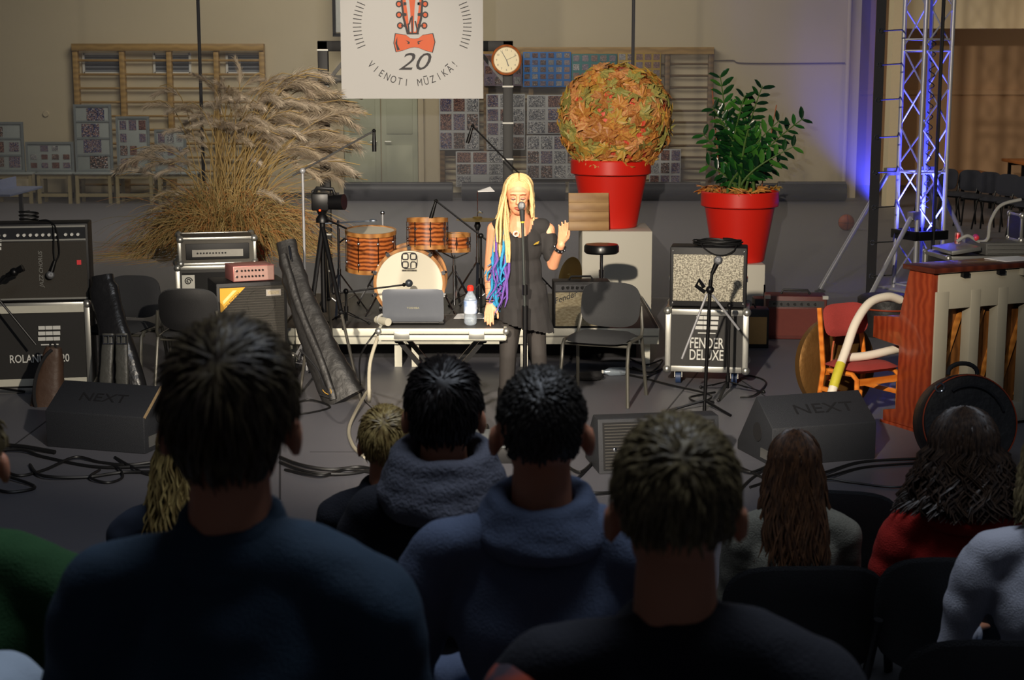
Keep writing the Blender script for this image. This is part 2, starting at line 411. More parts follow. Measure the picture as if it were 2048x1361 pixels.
desk_board(-20, 243, 46, 343, yt, 3, 2, grey, 'display_board', 'tall grey photo display board at the left edge of the hall', 'photo board', vary=True)
desk_board(54, 283, 147, 343, yt, 3, 4, grey, 'display_board', 'wide low grey display board with rows of photos', 'photo board', vary=True, fill=.7)
desk_board(153, 208, 222, 343, yt, 4, 1, grey, 'display_board', 'tallest grey display board with four large photos', 'photo board')
desk_board(236, 232, 298, 343, yt, 4, 3, grey, 'display_board', 'grey display board half hidden by the leftmost plumes', 'photo board', vary=True)
desk_board(312, 258, 372, 343, yt, 3, 3, grey, 'display_board', 'grey display board mostly hidden behind the pampas grass', 'photo board', vary=True)
# backboard
bb = PY(669, 70, YW-.6); be = PY(893, 70, YW-.6); W = be.x-bb.x
t = thing('basketball_backboard', 'white basketball backboard with black edge behind the hanging banner', 'backboard', ((bb.x+be.x)/2, YW-.6, bb.z))
MB().box((0, 0, .55), (W-.06, .03, 1.0)).build('panel', mat('backboard_white', (190,192,188), .5), t)
mb = MB()
for sx in (-1, 1): mb.box((sx*W/2, 0, .55), (.06, .05, 1.1))
for z in (.0, 1.1): mb.box((0, 0, z), (W+.06, .05, .06))
mb.build('edge_frame', K['blackm'], t)
for sx in (-1, 1):
    MB().tube([(sx*W*.35, .03, .9), (sx*(W*.35+.1), .6, -.2)], .025, 8).build('strut', mat('dark_grey_steel', (66,66,66), .5), t)
MB().torus((0, -.28, .12), .225, .012).tube([(-.06, 0, .12), (0, -.07, .12), (.06, 0, .12)], .012, 6).build('rim', mat('rim_orange', (200,80,30), .5), t)
# wall cable and pipe
P = [PY(1424, 122, YW-.03), PY(1465, 121, YW-.03), PY(1480, 126, YW-.03), PY(1560, 127, YW-.03), PY(1690, 126, YW-.03)]
o = MB().tube(cat_rom(P, 6), .012, 6).build('wall_cable', mat('old_cable', (90,80,74), .6)); tag(o, 'thin slack cable strung along the cream wall', 'cable')
o = MB().cyl((XR-.03, YW-.06, 0), (XR-.03, YW-.06, 6.5), .04).build('wall_pipe', wallm); tag(o, 'cream vertical pipe in the wall corner beside the blue light', 'pipe')
# rolled mats along the wall
rm = mat('dark_grey_vinyl', (48,50,56), .5, var=.08, scale=5); rl = mat('roll_edge', (120,120,122), .5)
def roll(u0, u1, v, yy, r, label):
    a, b = PY(u0, v, yy), PY(u1, v, yy); W = b.x-a.x
    t = thing('floor_mat_roll', label, 'rolled mat', ((a.x+b.x)/2, yy, r), 0, 'rolled floor mats')
    MB().cyl((-W/2, 0, 0), (W/2, 0, 0), r, n=20).build('roll', rm, t)
    for sx in (-1, 1):
        sp = [Vector((sx*(W/2+.001), math.cos(k*.5)*r*(1-k/40), math.sin(k*.5)*r*(1-k/40))) for k in range(36)]
        MB().tube(sp, .006, 4).build('rolled_edge', rl, t)
    MB().bar((-W/2, -r*.5, r*.86), (W/2, -r*.5, r*.86), .02, .006, (0, 1, 0)).build('flap_edge', rl, t)
roll(690, 905, 388, YW-.62, .17, 'dark rolled floor mat against wall left of singer')
roll(924, 1130, 388, YW-.62, .17, 'dark rolled floor mat against wall behind the singer')
roll(1138, 1400, 388, YW-.62, .17, 'dark rolled floor mat behind the leaf ball pot')
roll(1522, 1622, 376, YW-.30, .15, 'short dark rolled mat lying nearest the wall on the right')
roll(1556, 1690, 386, YW-.75, .18, 'long dark rolled mat beside the gauze curtain edge')
p = G(1692, 461); t = thing('basketball', 'brown basketball on the floor behind the gauze curtain', 'ball', p)
MB().ell((0, 0, .12), .12, 24, 16).build('ball_skin', mat('ball_leather', (150,72,44), .6, bump=.2, bscale=300), t)
mb = MB(); mb.torus((0, 0, .12), .1195, .003, RX(PI/2)); mb.torus((0, 0, .12), .1195, .003, RY(PI/2)); mb.torus((0, 0, .12), .1195, .003); mb.build('seam', K['blackm'], t)
# table-tennis table at the far left
p = G(30, 384, .76); t = thing('tennis_table', 'corner of a blue-grey table tennis table at the left edge', 'table', (p.x-1.3, p.y+.3, 0))
MB().box((0, 0, .745), (2.74, 1.5, .03)).build('table_top', mat('tt_blue', (96,108,140), .45), t, bevel=.004)
MB().box((.96, 0, .82), (.02, 1.7, .14)).build('net', mat('tt_net', (120,130,160), .8), t)
MB().box((.96, -.82, .80), (.04, .06, .18)).build('net_clamp', K['blackm'], t)
for sx in (-1, 1):
    for sy in (-1, 1): MB().box((sx*1.1, sy*.6, .365), (.05, .05, .73)).build('leg', K['blackm'], t)
# benches and chairs of the gallery on the right
bw = wood('orange_bench_wood', (166,98,48), (190,120,62), 4, 'X', .4)
def bench(u0, v0, u1, v1, z, label):
    a, b = G(u0, v0, z), G(u1, v1, z); d = (b-a); L_ = d.length; t = thing('gallery_bench', label, 'bench', ((a.x+b.x)/2, (a.y+b.y)/2, 0), math.atan2(d.y, d.x), 'gallery benches')
    MB().box((0, .2, z-.025), (L_, .42, .05)).build('seat_plank', bw, t, bevel=.006)
    n = 4
    for i in range(n):
        x = -L_/2+.25+(L_-.5)*i/(n-1)
        mb = MB(); mb.box((x, .06, (z-.05)/2), (.05, .05, z-.05)); mb.box((x, .34, (z-.05)/2), (.05, .05, z-.05)); mb.box((x, .2, z-.08), (.05, .3, .05)); mb.build('leg_frame', K['blackm'], t)
bench(1912, 340, 2120, 384, .55, 'long orange wooden bench plank behind the row of dark chairs')
bench(2004, 317, 2110, 336, .80, 'upper orange wooden bench at the right edge of the gallery')

# chairs
cf = mat('charcoal_seat_fabric', (52,53,56), .9, var=.12, scale=120, bump=.3, bscale=400)
cfd = mat('navy_seat_fabric', (36,38,48), .9, var=.12, scale=120)
CH = {}
def chair_meshes():
    S_ = {}
    mb = MB(); mb.pillow(.46, .42, .06, (0, 0, .45), RX(PI/2), 8, 5, bend=0, bz=0)
    mb.v = [(x, y, z+.018*math.cos(y*6)-.03*max(0, -y-.1)*3) for x, y, z in mb.v]; S_['seat'] = mb.mesh('seat')
    mb = MB(); mb.pillow(.45, .33, .035, (0, .235, .665), RX(R(-9)), 10, 3.4, bend=-.035); S_['backrest'] = mb.mesh('backrest')
    mb = MB(); mb.pillow(.44, .32, .02, (0, .252, .663), RX(R(-9)), 8, 3.4, bend=-.035); S_['back_shell'] = mb.mesh('back_shell')
    for n_, sx in (('l', -1), ('r', 1)):
        x = sx*.245
        mb = MB(); mb.tube([(x+sx*.02, -.24, 0), (x, -.19, .30), (x, -.17, .42), (x, -.13, .45)], .0135, 8); S_['fleg'+n_] = mb.mesh('leg')
        mb = MB(); mb.tube([(x+sx*.02, .26, 0), (x, .19, .42), (x, .17, .45)], .0135, 8); S_['bleg'+n_] = mb.mesh('leg')
        mb = MB(); mb.tube([(x, -.14, .45), (x, .17, .45), (x*.98, .215, .50), (x*.9, .25, .66)], .0125, 8); S_['side'+n_] = mb.mesh('side_frame')
    mb = MB(); mb.cyl((-.245, .1, .42), (.245, .1, .42), .011); mb.cyl((-.245, -.12, .42), (.245, -.12, .42), .011); S_['cross'] = mb.mesh('cross_bar')
    return S_
CM = chair_meshes()
def chair(loc, rz, label, fabric=cf, frame=None, group=None, sc=1.0):
    t = thing('conference_chair', label, 'chair', loc, rz, group); fr = frame or K['blackm']
    put('seat', CM['seat'], fabric, t); put('backrest', CM['backrest'], fabric, t); put('back_shell', CM['back_shell'], K['black'], t)
    for k in ('flegl', 'flegr', 'blegl', 'blegr'): put('leg', CM[k], fr, t)
    for k in ('sidel', 'sider'): put('side_frame', CM[k], fr, t)
    put('cross_bar', CM['cross'], fr, t); t.scale = (sc,)*3; return t
row = [(1878, 446), (1924, 450), (1962, 456), (2000, 463), (2036, 470), (2072, 478)]
nm = ('dark gallery chair nearest the truss', 'dark gallery chair second from the truss', 'dark gallery chair third from the truss', 'dark gallery chair fourth from the truss', 'dark gallery chair fifth from the truss', 'dark gallery chair cut off by the right picture edge')
for i, (u, v) in enumerate(row): chair(G(u, v)+Vector((0, .2, 0)), R(-57), nm[i], cfd, group='row of dark chairs in the gallery')

# gauze curtain with laced edge
m = bpy.data.materials.new('black_gauze'); m.use_nodes = True; nt = m.node_tree; N = nt.nodes; L = nt.links
for n_ in list(N): N.remove(n_)
out = N.new('ShaderNodeOutputMaterial'); mx = N.new('ShaderNodeMixShader'); tr = N.new('ShaderNodeBsdfTransparent'); df = N.new('ShaderNodeBsdfDiffuse'); tl = N.new('ShaderNodeBsdfTranslucent'); m2 = N.new('ShaderNodeMixShader')
df.inputs[0].default_value = (.16, .165, .19, 1); tl.inputs[0].default_value = (.24, .245, .27, 1); m2.inputs[0].default_value = .4; mx.inputs[0].default_value = .34
L.new(df.outputs[0], m2.inputs[1]); L.new(tl.outputs[0], m2.inputs[2]); L.new(tr.outputs[0], mx.inputs[1]); L.new(m2.outputs[0], mx.inputs[2]); L.new(mx.outputs[0], out.inputs[0])
xe = PY(1752, 300, YS).x
t = thing('gauze_curtain', 'wide see-through black gauze curtain hung across the hall', 'curtain', (0, YS, 0))
mb = MB(); n = 60
for i in range(n+1):
    x = -10.5+(xe+10.5-.05)*i/n; y = .015*math.sin(i*1.7)+.01*math.sin(i*.63)
    mb.v += [(x, y, .01), (x, y, 6.4)]
mb.f = [(2*i, 2*i+2, 2*i+3, 2*i+1) for i in range(n)]
mb.build('gauze', m, t)
MB().box((xe, 0, 3.2), (.1, .012, 6.38)).build('hem', mat('black_hem', (20,20,26), .8), t, 'black border strip along the gauze edge')
gr = MB().torus((0, 0, 0), .022, .008, RX(PI/2), 14, 6).mesh('grommet')
for v in (62, 130, 200, 275, 345, 415, 485, 552): put('grommet', gr, K['chrome'], t, loc=(xe, -.012, PY(1752, v, YS).z))
for u in (399, 1266):
    x = PY(u, 100, YS+.3).x; o = MB().cyl((x, YS+.3, 0), (x, YS+.3, 6.4), .018, n=10).build('support_pole', mat('dark_pole', (44,42,42), .6))
    tag(o, 'thin dark vertical pole rising behind the %s' % ('pampas grass' if u < 900 else 'leaf ball'), 'pole', 'thin vertical poles')
# ------------------------------------------------------------------ lighting truss
tp = G(1834, 580); TW = .36; ta = R(24)
t = thing('lighting_truss', 'aluminium lattice truss tower lit blue from below', 'truss', tp, ta)
cor = [(-TW/2, -TW/2), (TW/2, -TW/2), (TW/2, TW/2), (-TW/2, TW/2)]
for (x, y) in cor: MB().cyl((x, y, .02), (x, y, 5.2), .024, n=12).build('chord', K['steel'], t)
for i in range(4):
    a, b = Vector(cor[i]+(0,)), Vector(cor[(i+1) % 4]+(0,)); st = .42
    z = .12; k = 0
    while z+st < 5.2:
        p, q = (a, b) if k % 2 == 0 else (b, a)
        MB().cyl((p.x, p.y, z), (q.x, q.y, z+st), .009, n=8).build('diagonal', K['steel'], t); z += st; k += 1
    for z in (.06, 1.3, 2.6, 2.72, 3.9): MB().cyl((a.x, a.y, z), (b.x, b.y, z), .011, n=8).build('cross_tube', K['steel'], t)
MB().box((0, 0, .01), (.6, .6, .02)).build('base_plate', K['steel'], t, bevel=.003)
for sx in (-1, 1):
    MB().box((sx*(TW/2+.02), 0, .62), (.05, TW+.07, .1)).build('sleeve_block', K['blackm'], t, bevel=.008); MB().box((0, sx*(TW/2+.02), .62), (TW-.01, .05, .1)).build('sleeve_block', K['blackm'], t, bevel=.008)
Ti = Matrix.Translation(tp) @ RZ(ta); Ti = Ti.inverted()
def loc(p): return Ti @ Vector(p)
zc = 1.3
for (u, v, hu, hv) in ((1640, 584, 1768, 346), (1736, 606, 1802, 430), (1962, 560, 1882, 348), (1890, 530, 1862, 350)):
    f_ = loc(G(u, v)); c0 = min((Vector(c+(0,)) for c in cor), key=lambda c: (Vector((f_.x, f_.y, 0))-c).length)
    hz = zc if hv < 400 else .85
    top = c0+Vector((0, 0, hz)); dirv = Vector((f_.x-c0.x, f_.y-c0.y, 0)).normalized()
    MB().tube([top+dirv*.12, f_+Vector((0, 0, .03))], .026, 10).build('outrigger', K['steel'], t)
    MB().bar(top, top+dirv*.16, .07, .08).build('outrigger_clamp', K['alu'], t)
    MB().lathe([(.06, 0), (.06, .015), (.02, .03), (.02, .05)], 14, f_).build('outrigger_foot', K['blackm'], t)
pb = [loc(PY(1822, v, tp.y-.3)) for v in (0, 160, 320, 470)]
pb = [Vector((p.x, p.y, p.z)) for p in pb]
o = MB().tube([(.02, -TW/2-.03, z) for z in (.3, 1.5, 3, 5)], .02, 8).build('power_cable', K['rubber'], t)
hc = [Vector((.09+.03*math.cos(k*.9), .02+.03*math.sin(k*.9), .9+k*.016)) for k in range(120)]
MB().tube(hc, .006, 5).build('coiled_cable', K['rubber'], t)
# bungee ties from curtain to truss
for i, v in enumerate((62, 130, 200, 275, 345, 415, 485, 552)):
    z = PY(1752, v, YS).z; q = Ti.inverted() @ Vector((-TW/2, TW/2, 0)); q2 = Ti.inverted() @ Vector((-TW/2, -TW/2, 0)); q = q if abs(q.x-xe) < abs(q2.x-xe) else q2
    o = MB().tube([(xe+.012, YS-.02, z), ((xe+q.x)/2, YS-.03, z+.012), (q.x-.012, q.y, z+.02)], .008, 6).build('bungee_tie', K['rubber'])
    tag(o, 'black bungee tie lacing gauze curtain to truss, %s from top' % ('first', 'second', 'third', 'fourth', 'fifth', 'sixth', 'seventh', 'lowest')[i], 'bungee cord', 'bungee ties')
# blue uplight inside the truss foot
o = thing('uplight', 'small blue LED uplight standing inside the truss foot', 'light', tp, ta)
MB().lathe([(0, .03), (.07, .03), (.085, .06), (.085, .2), (.075, .2), (.07, .17), (0, .17)], 18).build('housing', K['blackm'], o)
MB().lathe([(0, .174), (.069, .174)], 18).build('lens', mat('blue_led', (40,50,255), .3, emit=14), o)
bl = (.06, .07, 1)
lamp('uplight_beam', 'SPOT', tp+Vector((0, 0, .30)), tp+Vector((-.02, 0, 3)), 2600, bl, .04, 60, .6)
lamp('gauze_glow_spot', 'SPOT', Vector((xe+.22, YS+.16, .8)), (xe-.22, YS-.10, 2.3), 3300, bl, .05, 66, 1.0)  # extra blue spot without a fixture, added to put the glow on the gauze edge

# ------------------------------------------------------------------ black frame, clock, banner
yf = G(650, 619).y
fz = PY(650, 82, yf).z; xa, xb = PY(650, 300, yf).x, PY(1016, 300, yf).x
t = thing('black_frame', 'tall black square-tube frame standing behind the drum kit', 'frame', ((xa+xb)/2, yf, 0)); hw = (xb-xa)/2
for sx in (-1, 1):
    pst = MB().box((sx*hw, 0, fz/2), (.10, .10, fz)).build('post', K['black'], t, bevel=.006)
    for v in (100, 173, 246, 318, 395, 468, 541, 600):
        z = PY(650, v, yf).z; MB().box((sx*hw, 0, z), (.108, .108, .016)).build('cable_tie', K['white'], pst)
    MB().box((sx*hw, 0, .01), (.3, .5, .02)).build('foot_plate', K['blackm'], t)
MB().box((0, 0, fz-.05), (2*hw+.1, .1, .10)).build('cross_beam', K['black'], t, bevel=.006)
for sx in (-1, 1): MB().bar((sx*(hw-.02), 0, fz-.42), (sx*(hw-.30), 0, fz-.08), .035, .035).build('corner_brace', K['blackm'], t)
cp = PY(1013, 120, yf-.1); r = 31/S(cp)
t = thing('wall_clock', 'round wooden wall clock with cream face on the black frame', 'clock', cp); Mx = RX(PI/2)
MB().lathe([(0, -.03), (r, -.03), (r, .0), (r*.97, .03), (r*.88, .035), (r*.82, .012), (r*.80, .0), (0, 0)], 40, M=Mx).build('case', wood('clock_wood', (150,74,26), (178,94,36), 4, 'X', .3, coat=.4), t)
MB().lathe([(0, .003), (r*.81, .003)], 36, M=Mx).build('dial', mat('clock_dial', (224,212,168), .4, var=.02), t)
tx = TX()
for i in range(12):
    a = PI/2-i*PI/6; tx.add(str(i if i else 12), .64*r*math.cos(a), .64*r*math.sin(a), r*.13, y=-.006)
tx.build(K['blackm'], t, 'numerals')
for nm_, a, l_, w_ in (('hour_hand', R(-72), .42, .02), ('minute_hand', R(120), .62, .014), ('second_hand', R(24), .7, .006)):
    MB().bar((0, -.01, 0), (r*l_*math.cos(a), -.01, r*l_*math.sin(a)), r*w_*3, .004, (0, 1, 0)).build(nm_, K['blackm'], t)
MB().lathe([(0, .03), (r*.78, .026), (r*.81, .014)], 30, M=Mx).build('glass', mat('clock_glass', (255,255,255), .03, var=0, alpha=.06), t)
# banner
ybn = yf-.55
a, b = PY(683.5, 197.5, ybn), PY(966.5, 197.5, ybn); BW = b.x-a.x; q = BW/283.0; BH = BW*1.38
t = thing('hanging_banner', 'white square banner with guitar headstock, bow tie and the number 20', 'banner', ((a.x+b.x)/2, ybn, a.z))
mb = MB(); n = 12
for i in range(n+1):
    for j in range(n+1): mb.v.append((-BW/2+BW*i/n, .004*math.sin(j*.7+i*.3), BH*j/n))
mb.f = [(i*(n+1)+j, (i+1)*(n+1)+j, (i+1)*(n+1)+j+1, i*(n+1)+j+1) for i in range(n) for j in range(n)]
MB().box((0, .003, BH/2), (BW, .006, BH)).build('sheet', mat('banner_vinyl', (184,183,182), .55, var=.01), t)
MB().cyl((-BW/2-.03, 0, BH), (BW/2+.03, 0, BH), .02).build('top_rod', K['alu'], t)
for sx in (-1, 1): MB().cyl((sx*BW*.4, 0, BH), (sx*BW*.4, 0, BH+2.6), .004, n=6).build('hanging_wire', K['steel'], t)
def bx(u): return (u-825)*q
def bzv(v): return (197.5-v)*q
ink = mat('banner_ink', (34,30,36), .6, var=.02); orange = mat('banner_orange', (214,92,44), .6, var=.05, scale=8); wht = mat('banner_white', (184,183,182), .55, var=.01)
Y1, Y2, Y3, Y4 = -.002, -.004, -.006, -.008
def poly(pts, y, m_, nm_, par=t): return MB().prism([(bx(u), bzv(v)) for u, v in pts], y, y+.002).build(nm_, m_, par, flat=True)
emb = MB().prism([(bx(u), bzv(v)) for u, v in ((805,-45), (846,-45), (849,0), (846,40), (838,71), (815,71), (807,40), (803,0))], Y1-.002, Y1).build('headstock_outline', ink, t, flat=True)
poly([(809,-44), (842,-44), (845,0), (842,38), (834,68), (819,68), (811,38), (807,0)], Y2-.002, orange, 'headstock')
poly([(817,-30), (822,20), (824,66), (821,66), (817,30), (813,0)], Y3-.002, wht, 'headstock_highlight'); poly([(837,-30), (831,20), (829,66), (833,66), (838,30), (841,0)], Y3-.002, wht, 'headstock_highlight')
for (u0, v0, u1, v1) in ((818,50,820,71), (826,35,826,71), (832,45,838,71), (824,38,820,52)):
    MB().bar((bx(u0), Y4, bzv(v0)), (bx(u1), Y4, bzv(v1)), 3*q, .0015, (0,1,0)).build('string_line', ink, t)
for sx, u0 in ((-1, 800), (1, 852)):
    for v in (-10, 12, 33, 54):
        mb = MB(TR(bx(u0+(2 if v == 54 else 0)*-sx), Y2, bzv(v)) @ Matrix.Diagonal((1, .2, 1.05, 1))); mb.torus((0, 0, 0), 5*q, 1.5*q, RX(PI/2), 16, 6); mb.build('tuner_ring', ink, t)
        mb = MB(TR(bx(u0+(2 if v == 54 else 0)*-sx), Y2+.001, bzv(v))); mb.lathe([(0, 0), (4.4*q, 0)], 14, M=RX(PI/2)); mb.build('tuner_button', orange, t)
        MB().bar((bx(u0-sx*4), Y2, bzv(v)), (bx(u0-sx*10), Y2, bzv(v)), 3*q, .002, (0,1,0)).build('tuner_shaft', ink, t)
        poly([(u0-sx*9, v-4), (u0-sx*15, v-3), (u0-sx*15, v+2), (u0-sx*9, v+3)], Y3-.002, ink, 'tuner_post')
bow = [(793,70), (802,71), (814,73), (822,79), (830,80), (838,79), (846,73), (858,71), (866,70), (870,86), (865,106), (850,102), (838,97), (830,96), (822,97), (808,102), (794,105), (790,88)]
poly([(829.5+(u-829.5)*1.045, 88+(v-88)*1.07) for u, v in bow], Y1-.002, ink, 'bow_tie_outline'); poly(bow, Y2-.002, orange, 'bow_tie')
poly([(812,82), (821,86), (820,90), (815,89), (818,87)], Y3-.002, ink, 'bow_tie_fold'); poly([(848,82), (836,85), (837,91), (841,89), (838,87)], Y3-.002, ink, 'bow_tie_fold')
poly([(796,76), (792,88), (796,103), (801,101), (796,90)], Y3-.002, ink, 'bow_tie_fold')
tx = TX(); tx.add('20', bx(826), bzv(126), 35*q, y=Y1, sx=1.25, shear=.35); tx.build(ink, t, 'number')
tx = TX(); cxx, czz, rr_ = bx(826), bzv(54), 113*q
W_ = 'VIENOTI MŪZIKĀ!'
for i, ch in enumerate(W_):
    if ch == ' ': continue
    an = R(222.5)+R(318-222.5)*i/(len(W_)-1); base = {'Ū': 'U', 'Ā': 'A'}.get(ch, ch); x, z = cxx+rr_*math.cos(an), czz+rr_*math.sin(an)
    tx.add(base, x, z, 15*q, y=Y1, sx=.72, rot=an+PI/2)
    if base != ch:
        d_ = Vector((-math.cos(an), 0, -math.sin(an))); s_ = Vector((-math.sin(an), 0, math.cos(an))); c_ = Vector((x, Y1, z))+d_*10.5*q
        tx.mb.bar(c_-s_*4*q, c_+s_*4*q, 1.9*q, .001, (0, 1, 0))
stuff(tx.build(ink, t, 'slogan'))
mb = MB()
for k in range(12):
    for c0 in (PI, 0):
        a = c0+(-1 if c0 else 1)*(R(-22)+R(45)*k/11); mb.bar((cxx+101*q*math.cos(a), Y1, czz+101*q*math.sin(a)), (cxx+118*q*math.cos(a), Y1, czz+118*q*math.sin(a)), 1.7*q, .001, (0, 1, 0))
stuff(mb.build('tick_marks', ink, t))

# ------------------------------------------------------------------ plinths, pots, plants
def pot(name, label, loc, r, h, label_cat='plant pot', group='red plant pots'):
    t = thing(name, label, label_cat, loc, 0, group)
    MB().lathe([(0, 0), (r*.62, 0), (r*.66, .01), (r*.90, h*.78), (r*.985, h*.79), (r, h*.80), (r*1.0, h*.985), (r*.985, h), (r*.93, h), (r*.92, h*.9), (0, h*.88)], 44).build('pot_shell', K['red'], t, ang=.5)
    MB().torus((0, 0, h*.785), r*.915, .008, n=44, m=6).build('rim_groove', mat('pot_groove', (120,18,12), .5), t)
    return t
def plinth(u0, u1, vtop, vb, hgt, label, depth=.6, rz=0.0):
    a, b = G(u0, vb), G(u1, vb); W = b.x-a.x
    t = thing('plinth', label, 'plinth', ((a.x+b.x)/2, a.y+depth/2, 0), rz, 'white plinths')
    MB().box((0, 0, hgt/2), (W, depth, hgt)).build('plinth_body', K['boxw'], t, bevel=.006)
    MB().box((0, -depth/2-.001, .04), (W-.02, .004, .06)).build('kick_strip', mat('plinth_grey', (150,146,134), .7), t)
    return t
p1 = G(1233, 650); hz1 = PY(1233, 463, p1.y).z
plinth(1163, 1302, 463, 650, hz1, 'large white plinth under the leaf ball pot', .82)
pl = Vector((PY(1221, 460, p1.y+.40).x, p1.y+.44, hz1)); sP = S(pl); rp_ = 80/sP; hp = 135/sP
leafpot = pot('leaf_ball_pot', 'red pot topped by a big ball of autumn maple leaves', pl, rp_, hp, 'potted plant')
lc = Vector((8/sP, 0, hp+ 78/sP)); LR = 104/sP
m = bpy.data.materials.new('orange_red_core'); m.use_nodes = True; nt = m.node_tree; b_ = nt.nodes['Principled BSDF']; wv = nt.nodes.new('ShaderNodeTexWave'); wv.inputs['Scale'].default_value = 14; wv.inputs['Distortion'].default_value = 6
rp2 = nt.nodes.new('ShaderNodeValToRGB'); rp2.color_ramp.elements[0].color = lin((226,70,46)); rp2.color_ramp.elements[1].color = lin((238,110,90)); tcn = nt.nodes.new('ShaderNodeTexCoord')
nt.links.new(tcn.outputs['Object'], wv.inputs[0]); nt.links.new(wv.outputs[0], rp2.inputs[0]); nt.links.new(rp2.outputs[0], b_.inputs['Base Color'])
MB().ell(lc, LR*.99, 32, 22).build('core_ball', m, leafpot)
def maple(fold):
    pts = [(0,-.45), (.06,-.12), (.30,-.25), (.26,-.08), (.50,.06), (.36,.10), (.42,.30), (.22,.22), (.14,.28), (.12,.55), (0,.42)]
    full = pts+[(-x, y) for x, y in reversed(pts[1:-1])]; mb = MB()
    vs = [(0, 0, .04)]+[(x, y, -abs(x)*fold+.06*math.sin(7*y+x*5)) for x, y in full]; n = len(full)
    mb.add(vs, [(0, 1+i, 1+(i+1) % n) for i in range(n)])
    mb.v += [(a*.98, b*.98, c-.012) for a, b, c in mb.v]; N_ = n+1
    mb.f += [tuple(N_+i for i in reversed(f)) for f in mb.f]
    mb.f += [(1+(i+1) % n, 1+i, N_+1+i, N_+1+(i+1) % n) for i in range(n)]
    return mb
LM = [maple(f_) for f_ in (.05, .25, -.2, .45)]; LMe = [x.mesh('leaf', flat=True, weld=0) for x in LM]
lcol = [mat('leaf_%d' % i, c, .5, var=.22, scale=14, col2=c2) for i, (c, c2) in enumerate((((206,146,60), (190,168,78)), ((190,112,54), (216,160,76)), ((172,160,84), (140,142,74)), ((202,124,78), (222,170,100)), ((166,96,50), (196,136,66)), ((146,148,82), (190,170,92))))]
def leaf_frame(nrm, spin, tilt):
    z = Vector(nrm).normalized(); x = z.orthogonal().normalized(); Mq = Matrix((x, z.cross(x), z)).transposed().to_4x4()
    return Mq @ RZ(spin) @ RX(tilt)
back = MB(); ga = PI*(3-5**.5); NL = 520; cnt = 0
camdir = (Vector((0, 0, CAMH))-(pl+lc)).normalized()
for i in range(NL):
    z = 1-2*(i+.5)/NL
    if z < -.86: continue
    rr_ = (1-z*z)**.5; nv = Vector((rr_*math.cos(ga*i), rr_*math.sin(ga*i), z))+Vector([random.uniform(-.05, .05) for _ in range(3)])
    sz = random.uniform(.19, .27)*LR/.5; pos = lc+nv.normalized()*LR*random.uniform(.95, 1.06)
    Mq = TR(pos) @ leaf_frame(nv, random.uniform(0, 6.3), random.gauss(0, .28)) @ Matrix.Scale(sz, 4); k = random.randrange(4)
    if nv.dot(camdir) > .02 and cnt < 300:
        o = put('leaf', LMe[k], random.choice(lcol), leafpot); o.matrix_local = Mq; cnt += 1
    else: back.add([Mq @ Vector(p) for p in LM[k].v], LM[k].f)
stuff(back.build('leaves_behind', lcol[0], leafpot, flat=True, weld=0))
# leaves tumbling over the rim
for i in range(26):
    a = random.uniform(0, 2*PI); Mq = TR((rp_*.92*math.cos(a), rp_*.92*math.sin(a), hp+random.uniform(-.01, .05))) @ leaf_frame((math.cos(a), math.sin(a), .5), random.uniform(0, 6), random.uniform(-.4, .4)) @ Matrix.Scale(.16, 4)
    o = put('leaf', LMe[i % 4], random.choice(lcol), leafpot); o.matrix_local = Mq

p2 = G(1484, 628); hz2 = PY(1484, 530, p2.y).z
plinth(1438, 1528, 530, 628, hz2, 'smaller white plinth under the leafy green plant pot', .6)
pz = Vector((PY(1477, 530, p2.y+.3).x, p2.y+.32, hz2)); sZ = S(pz); rz_, hz_ = 77/sZ, 140/sZ
zz = pot('green_plant_pot', 'red pot with a tall glossy dark green leafy plant', pz, rz_, hz_, 'potted plant')
MB().lathe([(0, hz_*.93), (rz_*.92, hz_*.93)], 30).build('soil', mat('soil', (66,42,26), .9, bump=.4), zz)
for i in range(34):
    a, d_ = random.uniform(0, 2*PI), rz_*random.uniform(.3, .95); Mq = TR((d_*math.cos(a), d_*math.sin(a), hz_+random.uniform(-.01, .03))) @ RZ(a) @ RX(random.uniform(-.6, .6)) @ Matrix.Scale(.2, 4)
    o = put('dry_leaf', LMe[i % 4], lcol[(0, 1, 3, 4)[i % 4]], zz); o.matrix_local = Mq
gl = [mat('zz_leaf_%d' % i, c, .22, var=.2, scale=10, coat=.3) for i, c in enumerate(((22,62,26), (34,86,34), (16,46,26), (60,110,40)))]
gs = mat('zz_stem', (70,98,40), .5)
lmb = MB()
pr = [(0, 0), (.25, .16), (.55, .2), (.85, .12), (1.0, 0)]
vs = [(0, 0, 0)]; top = [(w_, l_, .05*math.sin(l_*3)) for l_, w_ in pr[1:-1]]; lmb.v = [(0,0,0)]+[(w_, l_, .04) for l_, w_ in pr[1:-1]]+[(0, 1, -.05)]+[(-w_, l_, .04) for l_, w_ in reversed(pr[1:-1])]+[(0, .25, -.01), (0, .55, -.02), (0, .85, -.03)]
lmb.f = [(0,1,8), (1,2,9,8), (2,3,10,9), (3,4,10), (4,5,10), (5,6,9,10), (6,7,8,9), (7,0,8)]
lmb.v += [(x, y, z-.015) for x, y, z in lmb.v]; lmb.f += [tuple(11+i for i in reversed(f)) for f in lmb.f]; lmb.f += [(i, (i+1) % 8, 11+(i+1) % 8, 11+i) for i in range(8)]
lme = lmb.mesh('leaflet', ang=1.2, weld=0)
fr = [(1440,150), (1525,172), (1480,205), (1608,236), (1405,268), (1560,240), (1590,292), (1470,240), (1425,215), (1500,275), (1535,300), (1450,300), (1560,325), (1415,330), (1490,190)]
